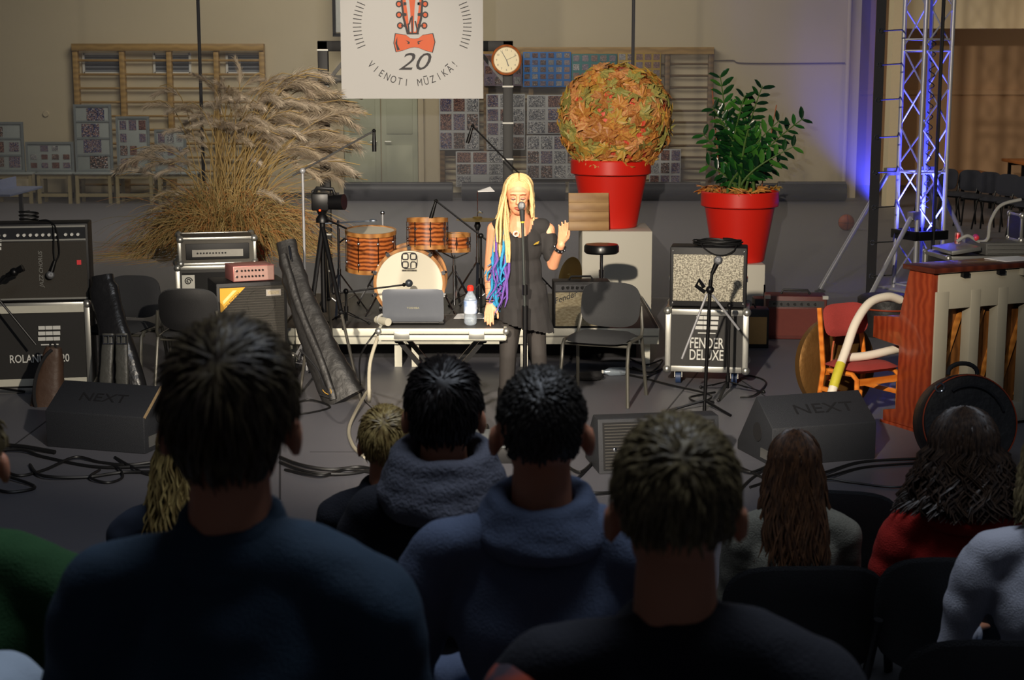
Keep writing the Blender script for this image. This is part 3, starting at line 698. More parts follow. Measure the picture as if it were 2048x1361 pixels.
for i, (u, v) in enumerate(fr):
    tip = PY(u, v, pz.y+random.uniform(-.25, .3))-pz; b0 = Vector((random.uniform(-.16, .16), random.uniform(-.12, .12), hz_*.92)); mid = b0*.6+tip*.4; mid.z = b0.z+(tip.z-b0.z)*.62; mid.x = b0.x+(tip.x-b0.x)*.28
    C = bez(b0, b0+Vector((0, 0, (tip.z-b0.z)*.35)), mid, tip, 14)
    fo = MB().tube(C, [.016-.011*k/14 for k in range(15)], 6).build('frond', gs, zz)
    L_ = sum((C[k+1]-C[k]).length for k in range(14)); npair = max(6, min(11, int(L_/.085)))
    for k in range(npair):
        tq = .34+.64*k/(npair-1); x = tq*14; j = min(13, int(x)); pos = C[j].lerp(C[j+1], x-j); d_ = (C[j+1]-C[j]).normalized()
        sd = d_.cross(Vector((.2, -1, .25))).normalized()
        for sg in (-1, 1):
            yv = (sd*sg*.9+d_*.55+Vector((0, random.uniform(-.35, .1), random.uniform(-.1, .2)))).normalized(); zv = (Vector((0, -.7, .7))-yv*Vector((0, -.7, .7)).dot(yv)).normalized(); xv = yv.cross(zv)
            Mq = TR(pos) @ Matrix((xv, yv, zv)).transposed().to_4x4() @ Matrix.Scale(random.uniform(.17, .225)*(1-.35*tq), 4)
            o = put('leaflet', lme, gl[3 if random.random() < .15 else random.randrange(3)], fo); o.matrix_local = Mq
for u, v in ((1553, 210), (1424, 175)):
    tip = PY(u, v, pz.y+.1)-pz; MB().tube([(tip.x*.6, .1, hz_*.9), tip], .006, 6).build('plant_stake', mat('stake_cane', (150,84,52), .6), zz)

# pampas grass
pg = G(441, 645)+Vector((0, .55, 0)); sG = S(pg); rg = 82/sG; hg = max(.5, PY(441, 476, pg.y).z)
pam = pot('pampas_pot', 'red pot with a huge spray of tan pampas grass', pg, rg, hg, 'potted plant')
MB().lathe([(0, hg*.93), (rg*.9, hg*.93)], 24).build('soil', mat('soil', (66,42,26)), pam)
blm = [mat('grass_blade_%d' % i, c, .7, var=.25, scale=5) for i, c in enumerate(((148,122,70), (176,150,98), (116,106,64), (164,112,60)))]
def blade(mb, P_, w0):
    n_ = len(P_)
    for k, p in enumerate(P_):
        t_ = (P_[min(k+1, n_-1)]-P_[max(k-1, 0)]).normalized(); sd = t_.cross(Vector((random.uniform(-.2,.2), -1, .3))).normalized()*w0*(1-.8*k/(n_-1))
        mb.v += [tuple(p-sd), tuple(p+sd), tuple(p+Vector((0, .003, 0)))]
    o_ = len(mb.v)-3*n_
    for k in range(n_-1):
        a, b = o_+3*k, o_+3*k+3; mb.f += [(a, a+1, b+1, b), (a+1, a+2, b+2, b+1), (a+2, a, b, b+2)]
BL = [MB() for _ in blm]
for i in range(3000):
    a = random.uniform(0, 2*PI); up = random.random(); L_ = random.uniform(.7, 1.35); el = random.gauss(.62, .42); r0 = rg*.75*random.random()**.5
    b0 = Vector((r0*math.cos(a+random.uniform(-1, 1)), r0*math.sin(a+random.uniform(-1, 1)), hg*.93))
    d_ = Vector((math.cos(a)*math.sin(el), math.sin(a)*math.sin(el), math.cos(el))); p = b0.copy(); v_ = d_*L_/9; P_ = [p.copy()]; sag = random.uniform(.03, .095)
    for k in range(9):
        p = p+v_; v_ = v_+Vector((random.uniform(-.016, .016), random.uniform(-.016, .016), -sag*L_*(.4+.12*k)*.55)); p.z = max(p.z, hg-.12); P_.append(p.copy())
    blade(BL[random.choices(range(4), (4, 4, 2, 3))[0]], P_, random.uniform(.003, .0055))
for mb, m_ in zip(BL, blm): stuff(mb.build('grass_blades', m_, pam, weld=0))
plm = [mat('plume_%d' % i, c, .9, var=.12, scale=9) for i, c in enumerate(((200,184,160), (184,168,148), (210,196,176)))]
def plume_mesh(bend):
    mb = MB(); L_ = .40; C = [Vector((0, 0, 0))]; d_ = Vector((0, 0, 1)); n_ = 12
    for k in range(n_): d_ = (d_+Vector((bend*.16*(k/n_+.3), 0, 0))).normalized(); C.append(C[-1]+d_*L_/n_)
    mb.tube(C, [.004-.003*k/n_ for k in range(n_+1)], 4)
    for k in range(300):
        x = random.uniform(.05, .97)*n_; j = min(n_-1, int(x)); pos = C[j].lerp(C[j+1], x-j); t_ = (C[j+1]-C[j]).normalized(); sd = Vector([random.gauss(0, 1) for _ in range(3)]); sd = (sd-t_*sd.dot(t_)).normalized()
        ln = random.uniform(.07, .17)*(1.1-.5*x/n_); q1 = pos+(t_*.8+sd*.62)*ln*.5; q2 = q1+(t_*.8+sd*.45+Vector((bend*.2, 0, -.22)))*ln*.5
        P_ = [pos, q1, q2]; w_ = .0018; s2 = t_.cross(sd)*w_
        o_ = len(mb.v); mb.v += [tuple(pos-s2), tuple(pos+s2), tuple(q1-s2*1.2), tuple(q1+s2*1.2), tuple(q2)]; mb.f += [(o_, o_+1, o_+3, o_+2), (o_+2, o_+3, o_+4)]
    return mb.mesh('plume', weld=0)
PLM = [plume_mesh(b) for b in (.5, 1.0, 1.5, 2.1)]
tips = [(300,205), (245,320), (235,352), (262,300), (320,300), (345,215), (375,210), (410,165), (430,205), (460,175), (385,245), (350,260), (500,190), (530,150), (545,185), (565,170), (585,150), (600,200), (620,170), (640,150), (655,140), (690,190), (700,230), (650,230), (680,265), (720,240), (735,285), (745,290), (690,320), (720,330), (735,360), (705,300), (660,290), (610,240), (570,230), (520,230), (480,225), (440,250), (330,345), (310,395), (305,420), (355,390), (640,340), (680,350), (600,280), (630,300), (560,270), (660,200), (500,260), (450,290), (400,290), (340,330), (290,330), (540,395), (520,420), (625,210), (595,320), (675,225), (710,265), (470,205), (555,205), (580,195), (670,165), (715,205), (365,300), (420,235), (485,150), (612,155)]
# extra tips scattered inside the crown for body
for k in range(46): tips.append((random.gauss(560, 95), random.gauss(235, 48)))
for i, (u, v) in enumerate(tips):
    yy = pg.y+random.uniform(-.5, .22); tip = PY(u, v, yy)-pg; b0 = Vector((random.uniform(-.2, .2), random.uniform(-.2, .2), hg*.93)); sgn = 1 if tip.x > b0.x else -1
    hgt = max(tip.z, b0.z+.35)+.15; C = bez(b0, b0+Vector((tip.x*.15, 0, (hgt-b0.z)*.6)), Vector((tip.x*.6, tip.y*.6, hgt)), tip, 9)
    st = MB().tube(C, .0045, 4).build('stalk', blm[1], pam)
    seg = C[-1]-C[-4]; zv = (seg.normalized()+Vector((0, 0, .4))).normalized(); xv = Vector((sgn*.55, random.uniform(-.3, .3), -.8)); xv = (xv-zv*xv.dot(zv)).normalized(); yv = zv.cross(xv)
    k = random.choice((0, 1, 1, 2))
    o = put('plume', PLM[k], plm[i % 3], st); o.matrix_local = TR(C[-4]) @ Matrix((xv, yv, zv)).transposed().to_4x4() @ Matrix.Scale(min(1.25, max(.8, seg.length/.36)), 4)
# ------------------------------------------------------------------ drum riser
wfab = mat('grille_black', (26,26,27), .8, var=.2, scale=200, bump=.4, bscale=500)
RH = .33
ra, rb = G(560, 737), G(1318, 737); RY0 = ra.y; RD = 2.05
t = thing('drum_riser', 'low dark stage riser with pale aluminium edge under the drum kit', 'stage riser', ((ra.x+rb.x)/2, RY0, 0)); W = rb.x-ra.x
n = 3
for i in range(n):
    x = -W/2+W*(i+.5)/n
    MB().box((x, RD/2, RH-.02), (W/n-.004, RD-.02, .04)).build('deck', mat('riser_deck', (58,56,56), .45, var=.1, scale=4), t, bevel=.003)
    MB().box((x, .015, RH-.065), (W/n-.004, .03, .13)).build('edge_profile', K['alufascia'], t, bevel=.003)
    MB().box((x, -.001, RH-.065), (W/n-.02, .006, .012)).build('profile_groove', mat('groove_grey', (120,118,108), .6), t)
    MB().box((x, RD-.015, RH-.065), (W/n-.004, .03, .13)).build('edge_profile', K['alufascia'], t)
for sx in (-1, 1): MB().box((sx*(W/2-.015), RD/2, RH-.065), (.03, RD-.06, .13)).build('edge_profile', K['alufascia'], t)
for x in (-W/2+.1, -W/6-.07, -W/6+.07, W/6-.07, W/6+.07, W/2-.1):
    for y in (.1, RD-.1): MB().box((x, y, (RH-.13)/2), (.06, .06, RH-.13)).build('riser_leg', K['alufascia'], t)
MB().box((0, .5, .1), (W-.3, .02, .2)).build('under_deck_panel', K['dark'], t)  # dark panel set back under the decks

# ------------------------------------------------------------------ drum kit
dw = wood('striped_drum_shell', (92,42,18), (196,112,56), 9, 'Z', .3, 3.5, coat=.5)
hoop = wood('drum_hoop_wood', (150,98,48), (188,132,72), 4, 'X', .35, coat=.3)
head_m = mat('drum_head', (224,218,198), .5, var=.03, scale=5)
def hw_lug(t, r, z, n=8, ph=0.0, hgt=.03):
    mb = MB(); mb.ell((0, 0, 0), (.012, .012, .016), 8, 6); me = mb.mesh('lug')
    for k in range(n):
        a = ph+2*PI*k/n; put('lug', me, K['chrome'], t, loc=((r+.008)*math.cos(a), (r+.008)*math.sin(a), z))
def drum(name, label, loc, r, h, rz=0.0, tilt=0.0, group=None):
    t = thing(name, label, 'drum', loc, rz, group); t.rotation_euler = (tilt, 0, rz)
    MB().lathe([(r, .02), (r, h-.02)], 36).build('shell', dw, t)
    MB().lathe([(r*.99, 0), (r+.014, 0), (r+.014, .035), (r*.99, .035)], 36, loop=True).build('bottom_hoop', hoop, t); MB().lathe([(r*.99, h-.035), (r+.014, h-.035), (r+.014, h), (r*.99, h)], 36, loop=True).build('top_hoop', hoop, t)
    MB().lathe([(0, h-.01), (r, h-.01)], 36).build('drum_head', head_m, t); MB().lathe([(0, .01), (r, .01)], 36).build('bottom_head', head_m, t)
    hw_lug(t, r, .08, 8, .2); hw_lug(t, r, h-.09, 8, .2)
    rod = MB().cyl((0, 0, .02), (0, 0, h-.03), .004, n=6).mesh('tension_rod')
    for k in range(8):
        a = .2+2*PI*k/8; put('tension_rod', rod, K['chrome'], t, loc=((r+.014)*math.cos(a), (r+.014)*math.sin(a), 0))
    return t
ybd = RY0+.42
bc = PY(819, 567, ybd); rb_ = 68/S(bc); bdz = max(bc.z, RH+rb_+.03)
t = thing('bass_drum', 'wood bass drum with cream front head behind the laptop', 'drum', (bc.x, ybd, bdz))
Mb = RX(PI/2)
MB().lathe([(rb_, -.42), (rb_, -.03)], 44, M=Mb).build('shell', dw, t)
for nm_, z0, z1 in (('front_hoop', -.04, .005), ('rear_hoop', -.45, -.40)): MB().lathe([(rb_*.975, z0), (rb_+.018, z0), (rb_+.018, z1), (rb_*.975, z1)], 44, M=Mb, loop=True).build(nm_, hoop, t)
MB().lathe([(0, -.012), (rb_*.985, -.012)], 44, M=Mb).build('front_head', head_m, t)
mb = MB(); mb.box((0, 0, 0), (.03, .045, .03)); mb.ell((0, -.02, .02), (.012, .02, .012), 8, 6); lug = mb.mesh('claw')
for k in range(10):
    a = 2*PI*(k+.5)/10; o = put('claw', lug, K['chrome'], t); o.matrix_local = RY(-a+PI/2) @ TR(0, -.01, rb_+.016)
lg = .085; ly = .004
def ring(u, v, w_, h_):
    P = []
    for k in range(24):
        a = 2*PI*k/24; c, s_ = math.cos(a), math.sin(a); P.append((u+w_*math.copysign(abs(c)**.5, c), ly, v+h_*math.copysign(abs(s_)**.5, s_)))
    return P
for i, (u, v) in enumerate(((-.034, .034), (.034, .034), (-.034, -.034))): MB().tube(ring(u, v+.19, .024, .025), .0055, 5, closed=True).build('logo_ring', ink, t)
MB().tube([(.012, ly, .13), (.012, ly, .165), (.02, ly, .18), (.045, ly, .18), (.057, ly, .17), (.057, ly, .13)], .0055, 5).build('logo_hook', ink, t)
MB().tube(ring(0, .19, .066, .068), .003, 5, closed=True).build('logo_outline', ink, t)
MB().box((0, .004, .108), (.125, .003, .013)).build('logo_caption', mat('caption_grey', (120,116,100), .6, col2=(60,56,50), scale=160, stretch=(1, 1, .1)), t)
for sx in (-1, 1): MB().tube([(sx*rb_*.92, .25, -rb_*.3), (sx*(rb_+.1), .12, -bdz+RH+.012)], .008, 8).build('spur', K['chrome'], t)
yt_ = RY0+.75
p = PY(742, 540, yt_); s_ = S(p); ft = drum('floor_tom', 'wide striped wooden tom drum left of the bass drum', (p.x, yt_, p.z), 48/s_, 82/s_, R(10), R(5), 'wooden drums')
p = PY(855, 498, RY0+.55); s_ = S(p); rt = drum('rack_tom', 'small striped wooden tom mounted above the bass drum', (p.x, RY0+.55, p.z), 38/s_, 62/s_, 0, R(-4), 'wooden drums')
p = PY(908, 504, RY0+.95); s_ = S(p); sn = drum('snare_drum', 'shallow wooden snare drum right of the rack tom', (p.x, RY0+.95, p.z), 30/s_, 38/s_, 0, R(-3), 'wooden drums')
def tripod(t, x, y, z0, h, r=.011, spread=.26, zt=.35, mt=None, nm='stand_leg', ph=.5):
    mt = mt or K['chrome']
    MB().cyl((x, y, z0+.05), (x, y, z0+h), r, n=10).build('pole', mt, t)
    for k in range(3):
        a = ph+2*PI*k/3; c, s2 = math.cos(a), math.sin(a)
        lgm = MB().bar((x+.012*c, y+.012*s2, z0+zt), (x+spread*c, y+spread*s2, z0+.012), .022, .008).build(nm, mt, t)
        MB().bar((x+.012*c, y+.012*s2, z0+.1), (x+spread*.55*c, y+spread*.55*s2, z0+zt*.47), .018, .006).build('leg_brace', mt, t)
        MB().ell((x+spread*c, y+spread*s2, z0+.014), .014, 8, 6).build('rubber_foot', K['rubber'], lgm)
    MB().lathe([(.018, 0), (.018, .05)], 10, (x, y, z0+zt)).build('collar', mt, t)
# stands of the kit
t = thing('tom_stand', 'chrome stand holding the wide tom at the left of the drum kit', 'drum stand', (ft.location.x-.27, yt_-.03, RH)); tripod(t, 0, 0, 0, PY(694, 440, yt_).z-RH, .012)
mb = MB(); mb.tube([(0, 0, .62), (.05, -.02, .66), (.1, -.03, .64)], .009, 8); mb.build('tom_arm', K['chrome'], t)
pA, pB = PY(640, 448, yt_), PY(746, 442, yt_)
MB().tube([pA-t.location, pB-t.location], .007, 8).build('boom_arm', mat('bluish_tube', (150,160,176), .3, .8), t); MB().ell(pB-t.location, (.035, .018, .018), 10, 8).build('counter_weight', mat('bluish_tube'  , (150,160,176)), t)  # boom arm and counterweight in bluish grey metal
t = thing('snare_stand', 'chrome stand under the snare drum', 'drum stand', (sn.location.x, RY0+.95, RH)); tripod(t, 0, 0, 0, sn.location.z-RH-.03, .012, ph=1.4)
for k in range(3):
    a = 2*PI*k/3+.4; MB().tube([(0, 0, sn.location.z-RH-.06), (.13*math.cos(a), .13*math.sin(a), sn.location.z-RH-.015), (.145*math.cos(a), .145*math.sin(a), sn.location.z-RH+.03)], .006, 6).build('basket_arm', K['chrome'], t)
hx = PY(955, 440, RY0+1.0)
t = thing('cymbal_stand', 'chrome hi-hat stand with brass cymbal left of the singer', 'cymbal', (hx.x, RY0+1.0, RH)); zc_ = hx.z-RH
brass = mat('cymbal_brass', (176,150,84), .3, .85, var=.1, scale=8)
tripod(t, 0, 0, 0, zc_-.02, .013, .3, .42)
MB().lathe([(.008, .03), (.035, .028), (.045, .014), (.185, .002), (.187, 0), (.05, .008), (.008, .012)], 36, (0, 0, zc_)).build('cymbal', brass, t)
MB().lathe([(.016, 0), (.03, -.05), (.012, -.09)], 12, (0, 0, zc_-.005)).build('felt_cup', K['blackm'], t)
MB().cyl((0, 0, zc_), (0, 0, zc_+.25), .004, n=8).build('rod', K['chrome'], t); MB().tube([(0, 0, zc_+.06), (.02, 0, zc_+.075), (.045, 0, zc_+.06)], .009, 8).build('wing_nut', K['chrome'], t)
MB().add([(0, 0, zc_+.245), (.15, -.02, zc_+.25), (.11, .05, zc_+.285), (-.0, .05, zc_+.25), (0, 0, zc_+.242), (.15, -.02, zc_+.247), (.11, .05, zc_+.282), (0, .05, zc_+.247)], [(0,1,2,3), (7,6,5,4), (0,4,5,1), (1,5,6,2), (2,6,7,3), (3,7,4,0)]).build('paper_tag', K['paper'], t)
MB().box((0, -.22, .02), (.09, .26, .014), RX(R(6)).to_3x3()).build('pedal', K['chrome'], t, bevel=.003)
p = PY(765, 426, RY0+1.2); t = thing('second_cymbal_stand', 'slim stand with wing nut behind the wide tom', 'cymbal stand', (p.x, RY0+1.2, RH)); tripod(t, 0, 0, 0, p.z-RH, .010, .28, .4, mt=K['steel']); MB().ell((0, 0, p.z-RH), (.02, .012, .02), 8, 6).build('wing_nut', K['chrome'], t)

def mic_body(t, p, d, L_=.16, r=.012, mt=None, grille=True):
    p, d = Vector(p), Vector(d).normalized(); MB().tube([p, p+d*L_*.65], [r*.8, r*1.15], 12).build('mic_body', mt or K['blackm'], t)
    if grille: MB().ell(p+d*L_*.8, r*1.9, 14, 10).build('mic_grille', mat('mic_grille', (150,152,156), .35, .7, bump=.4, bscale=600), t)
    else: MB().tube([p+d*L_*.65, p+d*L_], [r*1.2, r*1.2], 12).build('mic_head', K['blackm'], t)
def mic_stand(label, base, top, tip=None, mic=None, tail=None, group='microphone stands', z0=0.0, mt=None, zt=.3, spread=.3, name='mic_stand', ph=.5):
    t = thing(name, label, 'microphone stand', (base[0], base[1], z0), 0, group); mt = mt or K['blackm']; L0 = Vector((base[0], base[1], z0)); h = top[2]-z0
    tripod(t, 0, 0, 0, h, .011, spread, zt, mt, 'leg', ph)
    MB().ell((0, 0, h), .024, 10, 8).build('boom_clamp', mt, t)
    if tip is not None:
        tp_, tl_ = Vector(tip)-L0, (Vector(tail)-L0 if tail is not None else Vector((0, 0, h))); MB().tube([tl_, tp_], .0075, 8).build('boom', mat('boom_tube', (120,120,120), .3, .8) if mt is K['steel'] else mt, t)
        MB().ell(tp_, .016, 8, 6).build('mic_clip', K['blackm'], t)
        if mic is not None: mic_body(t, tp_, Vector(mic), .16, .014, grille=False)
    return t
# overhead boom, left
yb1 = RY0-.35
mic_stand('boom microphone stand reaching up right from the pampas grass', PY(610, 560, yb1), PY(610, 342, yb1), PY(748, 262, yb1), (0, 0, -1), PY(585, 352, yb1), mt=K['steel'], z0=0, ph=2.0)
# boom behind the singer
yb2 = RY0+1.6
mic_stand('boom microphone stand leaning left above the singer', PY(1062, 600, yb2), PY(1062, 372, yb2), PY(945, 252, yb2), (-.3, 0, -1), None, z0=RH)
# boom over toms
yb3 = RY0+.5
mic_stand('black boom stand with microphone pointing down at the small tom', PY(962, 600, yb3), PY(962, 472, yb3), PY(872, 402, yb3), (-.3, 0, -1), PY(975, 482, yb3), z0=RH, ph=1.1)
# kick drum mic
yb4 = RY0+.10
t = mic_stand('low boom stand with round microphone at the bass drum', PY(693, 640, yb4), PY(693, 583, yb4), PY(808, 570, yb4), None, PY(665, 588, yb4), z0=RH, zt=.12, spread=.2)
q = PY(818, 567, yb4)-t.location; MB().ell(q, (.032, .026, .032), 14, 10).build('mic_head', mat('kick_mic', (78,84,92), .4, .5), t)

# ------------------------------------------------------------------ flight-case table with laptop
TZ = .785
fa, fb = G(757, 657, TZ), G(1012, 657, TZ); bk = G(900, 629, TZ).y; TD = bk-fa.y; TWd = fb.x-fa.x
t = thing('flight_case_table', 'flight case lid used as a table on a folding stand', 'table', ((fa.x+fb.x)/2, fa.y+TD/2, 0)); cx0 = t.location.copy()
MB().box((0, 0, TZ-.045), (TWd-.03, TD-.03, .086)).build('case_body', mat('case_top_grey', (64,62,60), .5), t)
for z in (TZ-.02, TZ-.062):
    for sy in (-1, 1): MB().box((0, sy*(TD/2-.01), z), (TWd, .03, .034)).build('edge_profile', K['alufascia'], t, bevel=.003)
    for sx in (-1, 1): MB().box((sx*(TWd/2-.01), 0, z), (.03, TD-.04, .034)).build('edge_profile', K['alufascia'], t, bevel=.003)
for sx in (-1, 1):
    for sy in (-1, 1): MB().ell((sx*TWd/2, sy*TD/2, TZ-.02), .024, 10, 8).build('ball_corner', K['alu'], t); 
for x in (-.26, .22): 
    MB().box((x, -TD/2-.008, TZ-.045), (.1, .012, .05)).build('latch', K['alu'], t, bevel=.003)
for sy in (-.16, .16):
    MB().bar((-.30, sy, TZ-.09), (.27, sy, .02), .03, .03).build('stand_strut', K['blackm'], t); MB().bar((.27, sy, TZ-.09), (-.30, sy, .02), .03, .03).build('stand_strut', K['blackm'], t)
for x in (-.30, .27): MB().cyl((x, -.25, .02), (x, .25, .02), .018).build('stand_foot', K['blackm'], t); MB().cyl((x, -.2, TZ-.1), (x, .2, TZ-.1), .015).build('stand_support', K['blackm'], t)
lp = G(827, 650, TZ); sl = S(lp); LW, LH = 122/sl, 70/sl
t = thing('laptop', 'open grey laptop seen from behind its lid on the table', 'laptop', (lp.x, lp.y, TZ))
lm = mat('laptop_grey', (104,108,116), .35, .3, var=.04); Ml = TR(0, 0, .012) @ RX(R(12))
mb = MB(Ml); mb.pillow(LW, LH, .016, (0, 0, LH/2+.006), None, 10, 14); lid = mb.build('lid', lm, t)
MB(Ml).box((0, .0085, LH/2+.006), (LW-.03, .002, LH-.03)).build('screen', mat('laptop_screen', (40,60,110), .2, emit=.3), lid)
MB().box((0, .13, .011), (LW, .25, .02)).build('keyboard_base', K['blackm'], t, bevel=.004)
MB().cyl((-LW*.42, 0, .014), (LW*.42, 0, .014), .008).build('hinge', K['blackm'], t)
TX().add('TOSHIBA', 0, LH*.47, .013, y=-.0095, sx=1.1, M=Ml).build(mat('laptop_logo', (190,184,150), .4, .4), lid)
bp = G(941, 650, TZ); sb = S(bp); r = 13/sb; h = 80/sb
t = thing('water_bottle', 'clear plastic water bottle with red cap on the table', 'bottle', (bp.x, bp.y, TZ))
MB().lathe([(r*.7, 0), (r*.95, .012), (r, .05), (r*.94, h*.32), (r, h*.4), (r, h*.62), (r*.75, h*.74), (r*.42, h*.82), (r*.42, h*.86)], 24).build('bottle_body', mat('clear_plastic', (210,225,240), .08, trans=.55, var=.02, alpha=.55), t)
MB().lathe([(r*1.015, h*.30), (r*1.03, h*.33), (r*1.03, h*.6), (r*1.015, h*.62)], 24).build('bottle_label', mat('label_blue_white', (226,232,238), .5, col2=(120,150,200), scale=14), t)
MB().lathe([(r*.5, h*.86), (r*.52, h*.87), (r*.5, h*.97), (r*.3, h), (0, h)], 18).build('cap', mat('red_cap', (226,44,30), .4), t)
sp = G(950, 634, TZ); t = thing('lyric_sheet', 'white sheets of paper on the table under the singer hand', 'paper', (sp.x, sp.y, TZ+.001), R(-6))
MB().box((0, 0, .0015), (.26, .19, .003)).build('sheet', K['paper'], t); MB().box((.03, .005, .005), (.26, .19, .002), RZ(R(8)).to_3x3()).build('sheet', K['paper'], t)
cp_ = G(756, 652, TZ); t = thing('adapter_cable', 'pale power adapter with cable at the table corner', 'adapter', (cp_.x+.03, cp_.y+.03, TZ), R(15))
MB().cyl((-.03, .04, .03), (.02, -.08, .03), .026, n=14).build('plug', mat('pale_plastic', (176,172,156), .5), t); MB().torus((0, 0, .035), .034, .008, RX(R(70)), 18).build('wrapped_cable', K['greycable'], t)
o = MB().tube([p for p in cat_rom([(cp_.x+.02, cp_.y-.04, TZ-.02), (cp_.x-.05, cp_.y-.06, .55), (cp_.x-.06, cp_.y-.05, .3), G(737, 780, .1), G(700, 850, .012), G(705, 890, .012), G(730, 915, .012)], 8)], .012, 8).build('hanging_cable', mat('pale_cable', (170,164,146), .5)); tag(o, 'pale cable hanging from the table corner to the floor', 'cable')
o = MB().tube(cat_rom([(cp_.x+.0, cp_.y-.03, TZ-.02), (cp_.x-.11, cp_.y-.02, .6), G(720, 760, .2), G(728, 800, .012), G(760, 830, .012)], 8), .006, 6).build('hanging_cable', K['rubber']); tag(o, 'thin black cable hanging beside the pale one', 'cable')

# ------------------------------------------------------------------ amplifiers and cases
def case_edges(t, W, D, H, e=.035, nm='edge_profile', mt=None, z0=0.0):
    mt = mt or K['alu']
    for sx in (-1, 1):
        for sy in (-1, 1): MB().box((sx*(W/2-e/2+.003), sy*(D/2-e/2+.003), z0+H/2), (e, e, H)).build(nm, mt, t, bevel=.003)
    for z in (z0+e/2, z0+H-e/2):
        for sy in (-1, 1): MB().box((0, sy*(D/2-e/2+.003), z), (W-2*e, e, e)).build(nm, mt, t, bevel=.003)
        for sx in (-1, 1): MB().box((sx*(W/2-e/2+.003), 0, z), (e, D-2*e, e)).build(nm, mt, t, bevel=.003)
    cm = MB().ell((0, 0, 0), .034, 10, 8).mesh('ball_corner')
    for sx in (-1, 1):
        for sy in (-1, 1):
            for z in (z0+.018, z0+H-.018): put('ball_corner', cm, mt, t, loc=(sx*(W/2-.014), sy*(D/2-.014), z))
def casters(t, W, D, r=.05):
    for sx in (-1, 1):
        for sy in (-1, 1):
            f = MB().box((sx*(W/2-.1), sy*(D/2-.08), r*2+.005), (.07, .07, .012)).bar((sx*(W/2-.1)-.028, sy*(D/2-.08), r), (sx*(W/2-.1)-.028, sy*(D/2-.08), r*2), .006, .05).bar((sx*(W/2-.1)+.028, sy*(D/2-.08), r), (sx*(W/2-.1)+.028, sy*(D/2-.08), r*2), .006, .05).build('caster_fork', K['alu'], t)
            MB().cyl((sx*(W/2-.1)-.02, sy*(D/2-.08), r), (sx*(W/2-.1)+.02, sy*(D/2-.08), r), r, n=18).build('caster_wheel', mat('wheel_blue', (40,60,96), .5), f)
casem = mat('case_laminate', (34,33,32), .5, var=.15, scale=40)
# case and combo amp at right
a, b = G(1326, 772), G(1486, 772); W = (b.x-a.x)*1.02; D = .5; rz = R(-9); cH = .56; cb = .105
loc0 = Vector(((a.x+b.x)/2+.06, a.y+.25, 0))
t = thing('flight_case', 'black wheeled flight case with white stencil lettering right of the chair', 'flight case', loc0, rz)
z1 = PY(1400, 620, a.y).z; H = z1-cb
MB().box((0, 0, cb+H/2), (W-.02, D-.02, H-.01)).build('case_body', casem, t); case_edges(t, W, D, H, .045, z0=cb); casters(t, W, D)
tx = TX(); s_ = S(loc0); tx.add('FENDER', 0, cb+H*.46, .085, y=-D/2-.003, sx=.62, bold=.012); tx.add('DELUXE', 0, cb+H*.27, .085, y=-D/2-.003, sx=.62, bold=.012); tx.build(K['white'], t)
def stripes(t, x, z, w_, h_, y):
    for k in range(3): MB().box((x+w_*.02*(1-k), y, z+h_*(.8-.3*k)), (w_, .003, h_*.2)).build('logo_bar', K['white'], t)
    for k in range(2): MB().box((x-w_*.17+w_*.34*k, y-.001, z+h_*.5), (w_*.02, .003, h_*.85)).build('logo_gap', casem, t)
    MB().box((x, y, z-h_*.12), (w_*.8, .003, h_*.07)).build('logo_bar', K['white'], t)
stripes(t, 0, cb+H*.66, .17, .13, -D/2-.003)
spk = mat('silver_sparkle_cloth', (112,106,92), .5, scale=85, bump=.4, bscale=200, col2=(206,200,180))
t2 = thing('combo_amplifier', 'black combo amplifier with silver sparkle grille on the wheeled case', 'amplifier', (loc0.x+.0, loc0.y+.02, z1), rz, None); AW = 150/s_; AH = 118/s_; AD = .27
MB().box((0, 0, AH/2), (AW, AD, AH)).build('cabinet', K['black'], t2, bevel=.012)
MB().box((0, -AD/2-.002, AH*.49), (AW*.91, .012, AH*.78)).build('grille_cloth', spk, t2, bevel=.003)
for sx in (-1, 1):
    for z in (AH*.07, AH*.93): MB().lathe([(.008, 0), (.006, .004), (0, .005)], 10, (sx*AW*.46, -AD/2-.001, z), RX(PI/2)).build('screw', K['chrome'], t2)
for sx in (-1, 1):
    MB().box((sx*(AW/2+.004), -.02, AH*.45), (.008, .12, .03)).build('side_cleat', K['chrome'], t2)
t3 = thing('cable_coil', 'coil of black cable lying on the sparkle grille amplifier', 'cable', (loc0.x+.06, loc0.y+.0, z1+AH), rz)
mb = MB(); P = []
for k in range(150):
    a_ = k*2*PI/24; rr2 = .155+.018*math.sin(k*.37); P.append(Vector((rr2*math.cos(a_)*1.12, rr2*math.sin(a_)*.66, .01+.006*(k % 24)/24+.006*(k//24)+.004*math.sin(k*.9))))
mb.tube(P, .006, 6); mb.build('coil', K['rubber'], t3)
MB().tube(cat_rom([(-.12, -.1, .03), (-.1, -.15, .0), (-.02, -.152, -.05), (.06, -.152, -.055), (.13, -.15, -.02), (.15, -.1, .02)], 6), .006, 6).build('hanging_loop', K['rubber'], t3)
